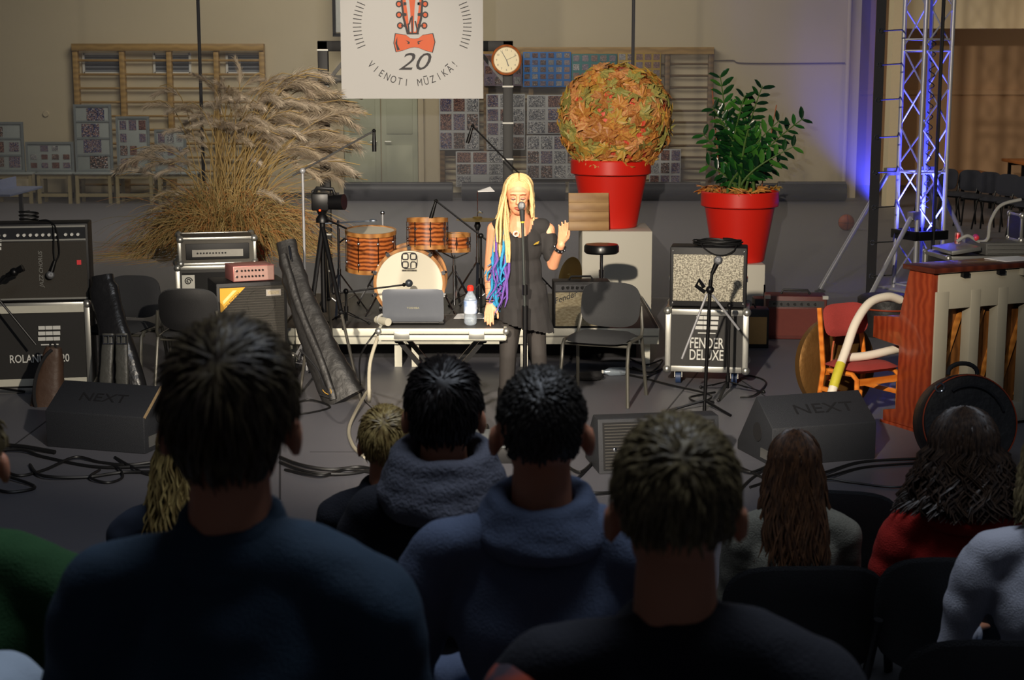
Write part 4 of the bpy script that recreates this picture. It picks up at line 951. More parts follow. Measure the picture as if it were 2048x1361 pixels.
# mic stands at the right amplifier
b0 = G(1417, 838)+Vector((0, .25, 0))
t = thing('mic_stand', 'microphone stand with two folded booms before the stencilled case', 'microphone stand', (b0.x, b0.y, 0), 0, 'microphone stands'); y0 = b0.y
pt = lambda u, v: PY(u, v, y0)-Vector((b0.x, b0.y, 0))
MB().tube([(0, 0, 0), pt(1421, 560)], .013, 10).build('pole', K['blackm'], t)
for k in range(3):
    a_ = 1.2+2*PI*k/3; MB().tube([(0, 0, .08), (.26*math.cos(a_), .26*math.sin(a_), .012)], .01, 6).build('leg', K['blackm'], t)
MB().tube([pt(1424, 590), pt(1478, 660)], .009, 8).build('boom', K['steel'], t); MB().tube([pt(1414, 588), pt(1364, 718)], .009, 8).build('boom', K['steel'], t)
MB().tube([pt(1420, 590), pt(1424, 545)], .011, 8).build('mic_neck', K['blackm'], t)
MB().ell(pt(1420, 580), .03, 10, 8).build('boom_clamp', K['blackm'], t)
q0, q1 = pt(1424, 548), pt(1434, 526); mic_body(t, q0, q1-q0, .13, .017)
MB().tube([pt(1410, 585), pt(1392, 572), pt(1398, 560), pt(1408, 575)], .014, 8).build('clip', K['blackm'], t)
b0 = G(1455, 790); y0b = b0.y
mic_stand('short black microphone stand with flat legs right of the taller one', b0, PY(1455, 612, y0b), zt=.1, spread=.28, ph=.15)
# small tan amp and brown combo
a, b = G(1500, 697), G(1527, 697); t = thing('small_amplifier', 'narrow black amplifier with tan grille behind the flight case', 'amplifier', ((a.x+b.x)/2-.1, a.y+.12, 0), R(-4)); H = 78/S(a)
MB().box((0, 0, H/2), (.42, .22, H)).build('cabinet', K['black'], t, bevel=.008); MB().box((.02, -.112, H*.46), (.34, .01, H*.7)).build('grille_cloth', mat('tan_grille', (178,140,84), .7, bump=.3, bscale=400), t)
MB().tube([(-.1, 0, H), (-.08, 0, H+.03), (.08, 0, H+.03), (.1, 0, H)], .008, 6).build('handle', K['black'], t)
a, b = G(1533, 680), G(1654, 680); W = b.x-a.x; s_ = S(a); H = 88/s_
t = thing('brown_amplifier', 'dark reddish brown combo amplifier on the floor beside the gong', 'amplifier', ((a.x+b.x)/2, a.y+.14, 0), R(-5))
bra = mat('oxblood_vinyl', (84,32,26), .5, var=.12, scale=40, bump=.2, bscale=300)
MB().box((0, 0, H/2), (W, .27, H)).build('cabinet', bra, t, bevel=.015); MB().box((0, -.136, H*.40), (W*.9, .01, H*.62)).build('grille_cloth', mat('oxblood_grille', (96,40,32), .8, bump=.3, bscale=500), t)
MB().box((0, -.136, H*.82), (W*.9, .012, H*.14)).build('control_panel', mat('panel_dark', (44,44,46), .4), t)
for k in range(7): MB().lathe([(.012, 0), (.01, .02), (0, .02)], 10, (-W*.36+k*W*.11, -.142, H*.82), RX(PI/2)).build('knob', K['blackm'], t)
MB().tube([(-.13, 0, H), (-.11, 0, H+.035), (.11, 0, H+.035), (.13, 0, H)], .012, 8).build('handle', K['black'], t)
for sx in (-1, 1): MB().box((sx*W*.47, -.11, H*.97), (.05, .06, .03)).build('corner_cap', K['alu'], t)
t = thing('antenna_box', 'black wireless receiver with upright antenna behind the brown amplifier', 'receiver', G(1541, 672)+Vector((0, .42, 0))); zt_ = PY(1541, 570, t.location.y).z
MB().box((.0, 0, (zt_-.12)/2), (.2, .2, zt_-.12)).build('stack', K['black'], t, bevel=.006); MB().cyl((0, 0, zt_-.12), (0, 0, zt_), .008).build('antenna', K['blackm'], t)
# small combo on the riser
a, b = G(1106, 645, RH), G(1220, 645, RH); a.y = max(a.y, RY0+.02); a = PY(1106, 645, RY0+.05); b = PY(1219, 645, RY0+.05); W = b.x-a.x; H = 92/S(a)
t = thing('guitar_amplifier', 'small silver-grille combo amplifier on the riser behind the chair', 'amplifier', ((a.x+b.x)/2, RY0+.17, RH), R(3))
MB().box((0, 0, H/2), (W, .22, H)).build('cabinet', K['black'], t, bevel=.008); MB().box((0, -.112, H*.40), (W*.94, .01, H*.74)).build('grille_cloth', mat('wheat_grille', (150,136,104), .7, scale=110, bump=.3, bscale=300, col2=(186,174,142), stretch=(.3, 1, 1)), t)
MB().box((0, -.112, H*.87), (W*.94, .008, H*.14)).build('control_panel', mat('panel_grey', (92,92,94), .35, .4), t)
for k in range(7): MB().lathe([(.013, 0), (.011, .022), (0, .022)], 12, (-W*.34+k*W*.085, -.116, H*.88), RX(PI/2)).build('knob', K['blackm'], t)
TX().add('Fender', -W*.30, H*.66, .05, y=-.119, sx=1, shear=.3, rot=.35).build(K['chrome'], t)
MB().tube([(-.1, 0, H), (-.08, 0, H+.03), (.08, 0, H+.03), (.1, 0, H)], .01, 6).build('handle', K['black'], t)
# drum throne and leaning cymbal
pz_ = PY(1203, 507, RY0+.75); t = thing('drum_throne', 'round black padded drum stool before the white plinth', 'stool', (pz_.x, RY0+.75, RH)); r = 35/S(pz_); h = pz_.z-RH
MB().lathe([(0, 0), (r*.9, 0), (r, .015), (r*1.0, .06), (r*.93, .078), (0, .085)], 36, (0, 0, h)).build('seat', mat('throne_vinyl', (20,20,21), .3, coat=.2), t)
tripod(t, 0, 0, 0, h, .014, .26, .3); MB().lathe([(.022, 0), (.022, .06)], 12, (0, 0, h-.2)).build('height_collar', K['chrome'], t)
pc = PY(1140, 548, RY0+.5); hc_ = 62/S(pc)
t = thing('leaning_cymbal', 'bronze cymbal standing nearly edge-on behind the small amplifier', 'cymbal', (pc.x, RY0+.5, RH), R(-62)); cr = .19
MB(TR(0, 0, cr+.02+.13) @ RX(R(78))).lathe([(.008, .03), (.035, .028), (.045, .014), (cr-.002, .002), (cr, 0), (.05, .006), (.008, .012)], 36).build('cymbal', mat('old_bronze', (120,104,56), .4, .7, var=.2, scale=8), t)
MB().box((0, .05, .075), (.2, .2, .15)).build('support_case', K['black'], t, bevel=.006)
# wooden board leaning on the leaf pot
ybo = pl.y-rp_-.02; a, b = PY(1138, 464, ybo-.08), PY(1219, 387, ybo); W = b.x-a.x; H = b.z-hz1
t = thing('wooden_board', 'square oak board leaning against the red leaf ball pot', 'board', ((a.x+b.x)/2, p1.y+.045, hz1+.002), R(4)); t.rotation_euler = (R(-8), 0, R(4))
bwd = wood('oak_board', (160,122,78), (188,150,100), 3, 'Z', .5)
for k in range(4): MB().box((0, 0, H*(k+.5)/4), (W, .022, H/4-.001)).build('plank', bwd, t, bevel=.002)
# ------------------------------------------------------------------ left amplifiers
gl_ = G(90, 790); rzL = R(9); LWd = .80; LDp = .42
lx = G(182, 776).x-LWd/2+.02; ly_ = gl_.y+.28
cz = PY(100, 606, ly_-.2).z
t = thing('stencilled_case', 'black flight case with white stencil name under the big left amplifier', 'flight case', (lx, ly_, 0), rzL)
MB().box((0, 0, cz/2+.005), (LWd-.02, LDp-.02, cz-.02)).build('case_body', casem, t); case_edges(t, LWd, LDp, cz, .04)
for z in (cz*.12, cz*.93): MB().box((0, -LDp/2-.003, z), (LWd-.08, .006, .055)).build('edge_band', K['alufascia'], t)
tx = TX(); tx.add('ROLAND JC120', .02, cz*.38, .062, y=-LDp/2-.004, sx=.75, bold=.012); tx.build(K['white'], t)
stripes(t, .1, cz*.56, .16, .14, -LDp/2-.004)
t = thing('large_amplifier', 'large black combo amplifier with row of knobs at the left', 'amplifier', (lx, ly_, cz), rzL); AH = PY(150, 447, ly_-.1).z-cz; AW = LWd+.02; AD = .3
MB().box((0, 0, AH/2), (AW, AD, AH)).build('cabinet', K['black'], t, bevel=.01)
MB().box((0, -AD/2-.003, AH*.40), (AW*.955, .012, AH*.74)).build('grille_cloth', mat('amp_grille', (58,54,48), .8, var=.15, scale=160, bump=.4, bscale=420), t)
MB().box((0, -AD/2-.004, AH*.88), (AW*.955, .012, AH*.15)).build('control_panel', mat('panel_black', (40,42,46), .35, .3), t)
for z in (AH*.795, AH*.965, AH*.04): MB().box((0, -AD/2-.008, z), (AW*.955, .01, .013)).build('trim_strip', K['alu'], t)
for k in range(14):
    x = -AW*.40+k*AW*.055+(.05 if k > 3 else 0)+(.03 if k > 10 else 0); MB().lathe([(.013, 0), (.011, .022), (0, .023)], 12, (x, -AD/2-.009, AH*.86), RX(PI/2)).build('knob', K['white'], t)
TX().add('JAZZ CHORUS', AW*.07, AH*.42, .03, y=-AD/2-.012, rot=PI/2, shear=.25).build(K['alu'], t)
MB().box((AW*.41, -AD/2-.011, AH*.50), (.032, .004, .036)).build('red_sticker', mat('red_sticker', (230,60,66), .5), t)
stripes(t, -AW*.36, AH*.66, .15, .10, -AD/2-.011)
o = thing('hanging_microphone', 'small chrome microphone hanging on its cable over the left amplifier', 'microphone', (lx, ly_, cz), rzL)
mx_ = AW*.20; MB().tube(cat_rom([(mx_-.12, -.02, AH+.012), (mx_-.03, -.12, AH+.012), (mx_+.02, -AD/2-.03, AH-.04), (mx_+.035, -AD/2-.03, AH*.65), (mx_+.01, -AD/2-.03, AH*.53)], 6), .006, 6).build('cable', K['rubber'], o)
MB().tube(cat_rom([(mx_-.12, .0, AH+.012), (mx_-.04, -.1, AH+.016), (mx_, -AD/2-.03, AH-.05), (mx_-.005, -AD/2-.03, AH*.65), (mx_+.0, -AD/2-.03, AH*.53)], 6), .006, 6).build('cable', K['rubber'], o)
mic_body(o, (mx_, -AD/2-.035, AH*.53), (-.35, -.1, -1), .14, .017, K['blackm'])
MB().tube([Vector((mx_-.2+.07*math.cos(k*.5), .02+.05*math.sin(k*.5), AH+.008+.0022*k)) for k in range(36)], .007, 6).build('cable_coil', K['rubber'], o)
# rack amp on its case
ry_ = G(440, 690).y+.2; rx_ = PY(436, 600, ry_).x; s_ = S((rx_, ry_-.25, .6)); rzR = R(13); W = 165/s_; D = .45
zt2 = PY(440, 531, ry_-.22).z
t = thing('cabinet_case', 'flight-cased speaker cabinet with round badge under the rack amplifier', 'speaker cabinet', (rx_, ry_, 0), rzR)
MB().box((0, 0, zt2/2), (W-.02, D-.02, zt2-.01)).build('case_body', casem, t); case_edges(t, W, D, zt2, .035)
MB().box((0, -D/2-.002, zt2*.5), (W-.1, .008, zt2-.12)).build('speaker_grille', wfab, t)
bd = MB().box((-W*.36, -D/2-.008, zt2*.80), (.11, .008, .13)).build('badge', K['alu'], t)
sp_ = [Vector((-W*.36+.035*(1-k/34)*math.cos(k*.42), -D/2-.014, zt2*.815+.035*(1-k/34)*math.sin(k*.42))) for k in range(28)]; MB().tube(sp_, .005, 5).build('badge_spiral', K['blackm'], bd)
W2 = 152/s_; H2 = 58/s_*.98
t = thing('rack_amplifier', 'cased bass amplifier head stacked in front of the red pampas pot', 'amplifier', (rx_+.0, ry_+.0, zt2), rzR)
MB().box((0, 0, H2/2), (W2-.02, D-.02, H2-.01)).build('case_body', mat('rack_grey', (74,70,62), .6), t); case_edges(t, W2, D, H2, .025)
MB().box((0, -D/2-.002, H2*.5), (W2*.82, .008, H2*.56)).build('front_panel', K['black'], t, bevel=.004)
pn = MB().box((0, -D/2-.008, H2*.44), (W2*.66, .006, H2*.25)).build('control_strip', mat('rack_silver', (150,148,142), .35, .6), t)
for k in range(10): MB().lathe([(.008, 0), (.007, .014), (0, .014)], 10, (-W2*.26+k*W2*.04, -D/2-.011, H2*.45), RX(PI/2)).build('knob', K['blackm'], pn)
# bass cabinet with yellow triangle
by_ = G(510, 770).y+.22; bx_ = PY(496, 650, by_).x; s_ = S((bx_, by_-.2, .6)); rzB = R(20); W = 142/s_; D = .40
zlo = PY(510, 712, by_-.2).z; zhi = PY(510, 566, by_-.22).z; H = zhi-zlo
t = thing('lower_cabinet', 'grey speaker cabinet on the floor under the yellow-triangle cabinet', 'speaker cabinet', (bx_+.03, by_, 0), rzB)
MB().box((0, 0, zlo/2), (W+.04, D, zlo)).build('cabinet', casem, t, bevel=.008); MB().box((0, -D/2-.003, zlo*.5), (W-.05, .008, zlo-.1)).build('grille', wfab, t)
for sx in (-1, 1):
    for z in (.02, zlo-.02): MB().ell((sx*(W/2+.008), -D/2+.01, z), .026, 8, 6).build('corner_cap', K['alu'], t)
t = thing('bass_cabinet', 'black bass speaker cabinet with yellow corner triangle and metal grille', 'speaker cabinet', (bx_, by_, zlo), rzB)
MB().box((0, 0, H/2), (W, D, H)).build('cabinet', K['black'], t, bevel=.01)
gr_ = MB()
gm_ = mat('perforated_grille', (58,56,52), .5, .3, var=.35, scale=150, bump=.6, bscale=260)
gp = MB().box((0, -D/2-.006, H*.5), (W-.05, .008, H-.06)).build('grille', gm_, t)
nrow = 26
for k in range(nrow): MB().bar((-W/2+.03, -D/2-.012, .04+(H-.08)*k/(nrow-1)), (W/2-.03, -D/2-.012, .04+(H-.08)*k/(nrow-1)), .004, .004, (0, 1, 0)).build('grille_wire', mat('grille_wire', (84,80,74), .45, .5), gp)
Mt = TR(0, -D/2-.016, 0)
MB(Mt).prism([(-W/2+.025, H-.035), (-W/2+.025+.195, H-.035), (-W/2+.035, H-.035-.185), (-W/2+.025, H-.035-.185)], 0, .003).build('triangle_sign', mat('yellow_sign', (240,178,52), .5, var=.03), t)
MB(Mt).prism([(-W/2+.045, H-.135), (-W/2+.125, H-.055), (-W/2+.155, H-.055), (-W/2+.05, H-.160)], -.001, .001).build('sign_stripe', mat('pale_stripe', (250,226,150), .5), t)
TX().add('CELESTION', -W/2+.118, H-.135, .024, y=-D/2-.0175, rot=R(45), sx=.95, bold=.01).build(ink, t)
MB().box((W*.30, -D/2-.016, H-.085), (.115, .006, .05)).build('name_plate', mat('plate_silver', (196,190,184), .35, .5), t); MB().box((W*.30, -D/2-.0195, H-.085), (.09, .002, .028)).build('plate_inset', mat('plate_inset', (206,194,168), .4, .3, scale=90, col2=(176,164,140)), t)
for z in (H*.72, H*.26): MB().torus((W*.12, -D/2-.008, z), H*.19, .006, RX(PI/2), 32, 6).build('speaker_ring', gm_, t)
PWd = 84/s_; t = thing('pink_amplifier_head', 'small pinkish metal amplifier head on the yellow-triangle cabinet', 'amplifier', (bx_+.03, by_-.04, zhi), rzB+R(4)); HP = 31/s_
MB().box((0, 0, HP/2+.006), (PWd, .26, HP)).build('case', mat('pink_metal', (178,112,108), .4, .3, var=.06), t, bevel=.004)
MB().box((0, -.131, HP/2+.006), (PWd*.96, .006, HP*.9)).build('front_plate', mat('pink_plate', (200,160,150), .35, .3), t)
for r_ in range(2):
    for k in range(7): MB().lathe([(.008, 0), (.007, .014), (0, .014)], 10, (-PWd*.30+k*PWd*.085, -.134, HP*(.33+.38*r_)+.006), RX(PI/2)).build('knob', K['blackm'], t)
    MB().lathe([(.009, 0), (.009, .012), (0, .012)], 10, (-PWd*.42, -.134, HP*(.33+.38*r_)+.006), RX(PI/2)).build('jack', K['chrome'], t)
MB().box((0, 0, .003), (PWd*.8, .2, .006)).build('rubber_feet', K['rubber'], t)
# ------------------------------------------------------------------ chairs on the stage
cs = mat('grey_green_frame', (96,94,86), .4, .4)
cg = mat('seat_fabric_grey', (52,53,55), .9, var=.12, scale=120, bump=.3, bscale=400)
chp = (G(1240, 820)+G(1278, 796)+G(1118, 790)+G(1160, 760))/4
chair(Vector((G(1204, 802).x, G(1204, 802).y+.05, 0)), R(-20), 'charcoal conference chair standing right of the singer', cg, cs, 'stage chairs', 1.02)
chair(G(222, 790)+Vector((.02, .35, 0)), R(-14), 'dark conference chair holding the shiny gig bag at left', cf, cs, 'stage chairs')
chair(G(380, 800)+Vector((.0, .3, 0)), R(178), 'grey-backed conference chair behind the big head at left', cg, cs, 'stage chairs')
# gig bag propped on the left chair
leather = mat('shiny_black_leatherette', (30,30,32), .3, var=.2, scale=20, bump=.5, bscale=18, coat=.1)
gb = G(235, 800)+Vector((0, .02, 0)); t = thing('leather_gig_bag', 'shiny black leather guitar bag propped upright against the left chair', 'guitar bag', (gb.x, gb.y, 0)); y0 = gb.y
def pq(u, v, dy=0.0): return PY(u, v, y0+dy)-t.location
def soft_tube(P_, Wd, Th, nm, mt, par, seed=1, amp=.006):
    mb = MB(); n_ = 14; rows = len(P_); random.seed(seed)
    for k, p in enumerate(P_):
        tg = (P_[min(k+1, rows-1)]-P_[max(k-1, 0)]).normalized(); sx_ = tg.cross(Vector((0, 1, 0))).normalized(); sy_ = tg.cross(sx_)
        for j in range(n_):
            a = 2*PI*j/n_; c, s2 = math.cos(a), math.sin(a); q = p+sx_*Wd[k]/2*math.copysign(abs(c)**.6, c)+sy_*Th[k]/2*math.copysign(abs(s2)**.7, s2)
            nz_ = noise.noise(q*14+Vector((seed, 0, 0)))*amp; mb.v.append(tuple(q+(q-p).normalized()*nz_))
    for k in range(rows-1):
        for j in range(n_): l = (j+1) % n_; mb.f.append((k*n_+j, k*n_+l, (k+1)*n_+l, (k+1)*n_+j))
    mb.f += [tuple(range(n_-1, -1, -1)), tuple((rows-1)*n_+j for j in range(n_))]
    return mb.build(nm, mt, par, ang=1.2)
def along(P_, n_=22): return cat_rom(P_, max(2, n_//max(1, len(P_)-1)))
A = along([pq(205, 552, .3), pq(212, 600, .24), pq(228, 665, .14), pq(240, 740, .06), pq(245, 806, 0)])
m_ = len(A); s_ = S(gb)
soft_tube(A, [(46+ (14 if k/m_ > .12 else 0)+max(0, (k/m_-.45))*110)/s_ for k in range(m_)], [.09+.05*k/m_ for k in range(m_)], 'bag_body', leather, t, 3)
for u0, u1 in ((217, 215), (243, 250)):
    B = along([pq(u0, 668, .02), pq((u0+u1)/2-3, 730, -.05), pq(u1-4, 800, -.09)], 12); soft_tube(B, [25/s_]*len(B), [.03]*len(B), 'strap', mat('grey_strap', (70,70,66), .45, bump=.4, bscale=25), t, 5)
    MB().tube([pq(u0-10, 672, -.02), pq(u0+10, 672, -.02), pq(u0+10, 688, -.03), pq(u0-10, 688, -.03)], .006, 6, closed=True).build('buckle', K['chrome'], t)
    MB().tube([pq(u0, 672, -.025), pq(u0, 688, -.035)], .004, 6).build('buckle_pin', K['chrome'], t)
# backpack by the case
bp_ = G(100, 815)+Vector((0, .1, 0)); t = thing('brown_backpack', 'slumped brown backpack on the floor before the stencilled left case', 'bag', (bp_.x, bp_.y, 0)); y0 = bp_.y
s_ = S(bp_); A = along([pq(98, 815), pq(98, 780), pq(102, 740), pq(108, 695)], 14); m_ = len(A)
soft_tube(A, [(70-48*(k/m_)**1.6)/s_ for k in range(m_)], [.22-.15*k/m_ for k in range(m_)], 'bag_body', mat('brown_leather', (74,54,42), .55, var=.25, scale=9, bump=.5, bscale=16), t, 9, .012)
MB().tube(bez(pq(104, 700, -.05), pq(75, 720, -.1), pq(60, 780, -.12), pq(72, 815, -.1)), .013, 6).build('shoulder_strap', K['dark'], t); MB().tube(bez(pq(104, 700), pq(92, 680), pq(114, 680), pq(112, 700)), .008, 6).build('top_loop', K['dark'], t)
# long black bag leaning in the middle
gb = G(690, 808); t = thing('long_gig_bag', 'long black padded bag leaning in front of the camera tripod', 'instrument bag', (gb.x, gb.y, 0)); y0 = gb.y; s_ = S(gb)
A = along([pq(572, 484, .55), pq(590, 560, .42), pq(622, 650, .26), pq(655, 730, .12), pq(690, 800, .03)]); m_ = len(A)
nyl = mat('black_nylon', (36,35,35), .5, var=.2, scale=14, bump=.8, bscale=14)
soft_tube(A, [(38+50*min(1, k/m_*1.1))/s_ for k in range(m_)], [.08+.07*k/m_ for k in range(m_)], 'bag_body', nyl, t, 11, .016)
B = along([pq(566, 510, .42), pq(600, 620, .24), pq(645, 730, .06), pq(668, 800, -.03)], 14); soft_tube(B, [16/s_]*len(B), [.05]*len(B), 'side_pocket', nyl, t, 4, .01)
MB().tube(cat_rom([pq(600, 700, .1), pq(632, 735, .0), pq(650, 775, -.03), pq(662, 795, -.04), pq(640, 790, .0)], 6), .008, 6).build('carry_strap', K['dark'], t)
MB().tube([pq(578, 492, .42), pq(582, 520, .36)], .007, 6).build('zip_pull', K['chrome'], t); MB().tube(bez(pq(645, 780, -.02), pq(655, 795, -.03), pq(668, 790, -.04), pq(660, 778, -.04)), .003, 5).build('yellow_thread', mat('yellow_cord', (200,150,40), .6), t)
# video camera on tripod
vy = RY0-.55; ct = PY(652, 405, vy); t = thing('camcorder', 'black video camera on a tripod in front of the pampas grass', 'video camera', (ct.x, vy, ct.z)); s_ = S(ct); e = 1/s_
MB().box((-10*e, 0, 2*e), (34*e, .16, 34*e)).build('camera_body', K['blackm'], t, bevel=.01); MB().cyl((4*e, -.02, 0), (38*e, -.06, 2*e), 14*e, 16*e, 18).build('lens', K['blackm'], t)
MB().tube([(-24*e, 0, 18*e), (-18*e, 0, 28*e), (14*e, 0, 26*e), (18*e, 0, 14*e)], 4*e, 8).build('top_handle', K['blackm'], t); MB().ell((-10*e, -.085, -14*e), 2.2*e, 8, 6).build('record_light', mat('red_led', (255,60,20), .4, emit=3), t)
MB().box((-24*e, .05, 18*e), (10*e, .12, 12*e)).build('viewfinder', K['blackm'], t, bevel=.005)
o = thing('camera_tripod', 'tall black tripod carrying the video camera', 'tripod', (ct.x-8*e, vy, 0)); hz = ct.z-17*e
MB().lathe([(.05, 0), (.05, .03), (.03, .06), (.045, .09)], 14, (0, 0, hz-.09)).build('tripod_head', K['blackm'], o); MB().cyl((0, 0, .55), (0, 0, hz-.05), .022).build('centre_column', K['blackm'], o)
for k, (u, v) in enumerate(((722, 806), (600, 790), (668, 730))):
    f_ = G(u, v)-o.location; lg_ = MB().tube([(0, 0, hz-.12), f_*.5+Vector((0, 0, (hz-.12)*.5))], .019, 8).build('leg', K['blackm'], o); MB().tube([f_*.5+Vector((0, 0, (hz-.12)*.5)), f_+Vector((0, 0, .01))], .012, 8).build('lower_leg', mat('tripod_tube', (120,116,108), .35, .7), lg_)
    MB().ell(f_*.5+Vector((0, 0, (hz-.12)*.5)), .026, 8, 6).build('leg_clamp', K['blackm'], lg_)
MB().tube([(0, 0, hz-.05), (.2, -.16, hz-.12)], .008, 6).build('pan_handle', K['blackm'], o)
# clip stand at far left
b0 = G(-20, 800); y0 = b0.y
t = thing('mic_stand', 'black boom stand with microphone cut by the left picture edge', 'microphone stand', (b0.x, b0.y, 0), 0, 'microphone stands'); pt = lambda u, v: PY(u, v, y0)-Vector((b0.x, b0.y, 0))
MB().tube([pt(-20, 800), pt(-18, 560)], .012, 8).build('pole', K['blackm'], t); MB().tube([pt(-18, 585), pt(18, 548)], .01, 8).build('boom', K['blackm'], t); MB().tube([pt(-10, 590), pt(72, 690)], .009, 8).build('boom', K['blackm'], t)
MB().tube([pt(14, 552), pt(46, 536)], [.02, .028], 10).build('mic_body', K['blackm'], t); MB().ell(pt(28, 545), .034, 10, 8).build('shock_mount', K['blackm'], t)
for k in range(3):
    a_ = .9+2*PI*k/3; MB().tube([(0, 0, .1), (.3*math.cos(a_), .3*math.sin(a_), .012)], .01, 6).build('leg', K['blackm'], t)

# ------------------------------------------------------------------ stage monitors
mon = mat('monitor_paint', (40,42,47), .6, var=.12, scale=60, bump=.4, bscale=260)
def wedge(loc, rz, W, label, prof, grille=False):
    t = thing('stage_monitor', label, 'stage monitor', loc, rz, 'stage monitors'); n_ = len(prof)
    mb = MB(); vs = [(sx*W/2, y, z) for sx in (-1, 1) for y, z in prof]; mb.add(vs, [tuple(range(n_)), tuple(range(2*n_-1, n_-1, -1))]+[((i+1) % n_, i, n_+i, n_+(i+1) % n_) for i in range(n_)])
    mb.build('cabinet', mon, t, bevel=.008); return t
prof = [(0, 0), (.5, 0), (.5, .06), (.24, .40), (.0, .24)]
def panel_M(p0, p1):                         # x across, local z up the sloping panel, facing out
    d_ = Vector((0, p1[0]-p0[0], p1[1]-p0[1])); L_ = d_.length; d_.normalize(); nv = Vector((0, -d_.z, d_.y)); c = Vector((0, (p0[0]+p1[0])/2, (p0[1]+p1[1])/2)); X = Vector((1, 0, 0))
    return TR(c) @ Matrix((X, -nv, d_)).transposed().to_4x4()
Mp = panel_M((.0, .24), (.24, .40))
g1 = G(195, 898); t = wedge(g1+Vector((.0, -.05, 0)), R(-17), .72, 'black wedge monitor on the floor at the left', prof)
TX().add('NEXT', 0, 0, .075, y=-.003, sx=1.3, M=Mp).build(mat('embossed_dark', (24,24,27), .6), t)
MB().cyl((.361, .2, .22), (.366, .2, .22), .055, n=20).build('handle_recess', K['dark'], t); MB().box((.362, .1, .07), (.006, .1, .07)).build('connector_plate', K['alu'], t)
MB().bar((.36, .005, .235), (.36, .235, .395), .012, .012).build('worn_edge', mat('worn_edge_wood', (176,150,112), .7, var=.3, scale=40), t)
g2 = G(1640, 925); t = wedge(g2+Vector((.02, -.02, 0)), R(17), .72, 'black wedge monitor on the floor before the red chair', prof)
TX().add('NEXT', .05, 0, .085, y=-.003, sx=1.4, M=Mp).build(mat('embossed_dark', (24,24,27)), t)
MB().cyl((-.361, .2, .18), (-.366, .2, .18), .06, n=20).build('handle_recess', K['dark'], t); MB().box((-.362, .1, .06), (.006, .1, .06)).build('connector_plate', K['alu'], t)
g3 = G(1320, 945); t = wedge(g3+Vector((0, 0, 0)), R(9), .76, 'wedge monitor with ribbed grille behind the short-haired blond head', [(0, 0), (.42, 0), (.42, .1), (.2, .33), (.06, .33)])
M3 = panel_M((0, 0), (.06, .33)); mb = MB(M3); gp = MB(M3).box((0, -.004, 0), (.7, .008, .29)).build('grille', wfab, t)
for k in range(15): MB(M3).box((0, -.01, -.13+.26*k/14), (.68, .006, .006)).build('grille_rib', mat('grille_rib', (70,68,64), .5, .3), gp)
MB(M3).ell((-.28, -.012, -.02), (.014, .006, .014), 10, 6).build('grille_badge', K['chrome'], t)
# flat grey box on the floor
a, b = G(905, 928), G(1010, 928); t = thing('floor_box', 'flat grey box on the floor between two seated boys', 'box', ((a.x+b.x)/2, a.y+.25, 0)); MB().box((0, 0, .05), (.46, .5, .10)).build('box_body', K['black'], t, bevel=.005); MB().box((0, 0, .104), (.45, .49, .008)).build('box_lid', mat('grey_lid', (120,124,126), .6), t, bevel=.002); MB().box((-.08, -.05, .1085), (.14, .16, .002)).build('lid_hatch', mat('hatch', (106,110,112), .6), t)

# ------------------------------------------------------------------ piano and corner
pc = G(1853, 872); pa = R(26); PH_ = 1.13
t = thing('upright_piano', 'upright piano seen from its slatted back at the right', 'piano', (pc.x, pc.y, 0), pa)
pw = wood('piano_red_wood', (120,44,22), (146,62,32), 5, 'Y', .35, 6.0, coat=.3); pf = mat('piano_frame_grey', (158,152,134), .7, var=.08, scale=6); PL = 1.45
def side(x):
    mb = MB(); pr_ = [(0, .02), (.46, .02), (.46, .09), (.33, .12), (.32, .56), (.60, .58), (.60, .73), (.33, .76), (.24, PH_-.03), (0, PH_-.03)]; n_ = len(pr_)
    vs = [(x+dx, y, z) for dx in (0, .04) for y, z in pr_]; mb.add(vs, [tuple(range(n_)), tuple(range(2*n_-1, n_-1, -1))]+[((i+1) % n_, i, n_+i, n_+(i+1) % n_) for i in range(n_)]); return mb.build('side_panel', pw, t, bevel=.005)
side(0); side(PL-.04)
MB().box((PL/2, .12, PH_-.015), (PL+.06, .32, .035)).build('lid', wood('piano_lid', (64,28,18), (84,38,24), 3, 'X', .3, coat=.4), t, bevel=.006)
MB().box((PL/2, .03, PH_-.16), (PL-.08, .08, .24)).build('top_rail', pf, t, bevel=.004); MB().box((PL/2, .03, .09), (PL-.08, .08, .13)).build('bottom_rail', pf, t, bevel=.004)
for x in (.075, .36, .60, .86, 1.12, PL-.08): MB().box((x, .03, PH_/2-.06), (.085 if x > .1 else .11, .085, PH_-.2)).build('back_post', pf, t, bevel=.004)
MB().box((PL/2, .12, PH_/2-.05), (PL-.08, .02, PH_-.2)).build('soundboard', wood('soundboard', (92,56,24), (128,80,34), 5, 'X', .5), t)
for k in range(7): MB().bar((.1+k*.19, .10, .18), (.33+k*.19 if k < 6 else PL-.06, .10, PH_-.32), .03, .03, (0, 1, 0)).build('soundboard_rib', wood('rib_wood', (160,98,36), (186,120,50), 5, 'Z', .5), t)
MB().box((PL/2, .45, .65), (PL-.08, .28, .15)).build('key_bed', pw, t, bevel=.005); MB().box((PL/2, .27, .3), (PL-.08, .03, .5)).build('lower_panel', pw, t); MB().box((PL/2, .26, .9), (PL-.08, .03, .3)).build('music_panel', pw, t)
for x in (.24, .55): MB().box((x, -.03, PH_-.05), (.05, .03, .03)).build('lid_hinge', K['blackm'], t)
MB().box((.78, -.03, PH_-.06), (.1, .04, .045)).build('wood_block', pf, t)
MB().box((.02, .28, .01), (.05, .4, .02)).build('toe_block', pw, t)
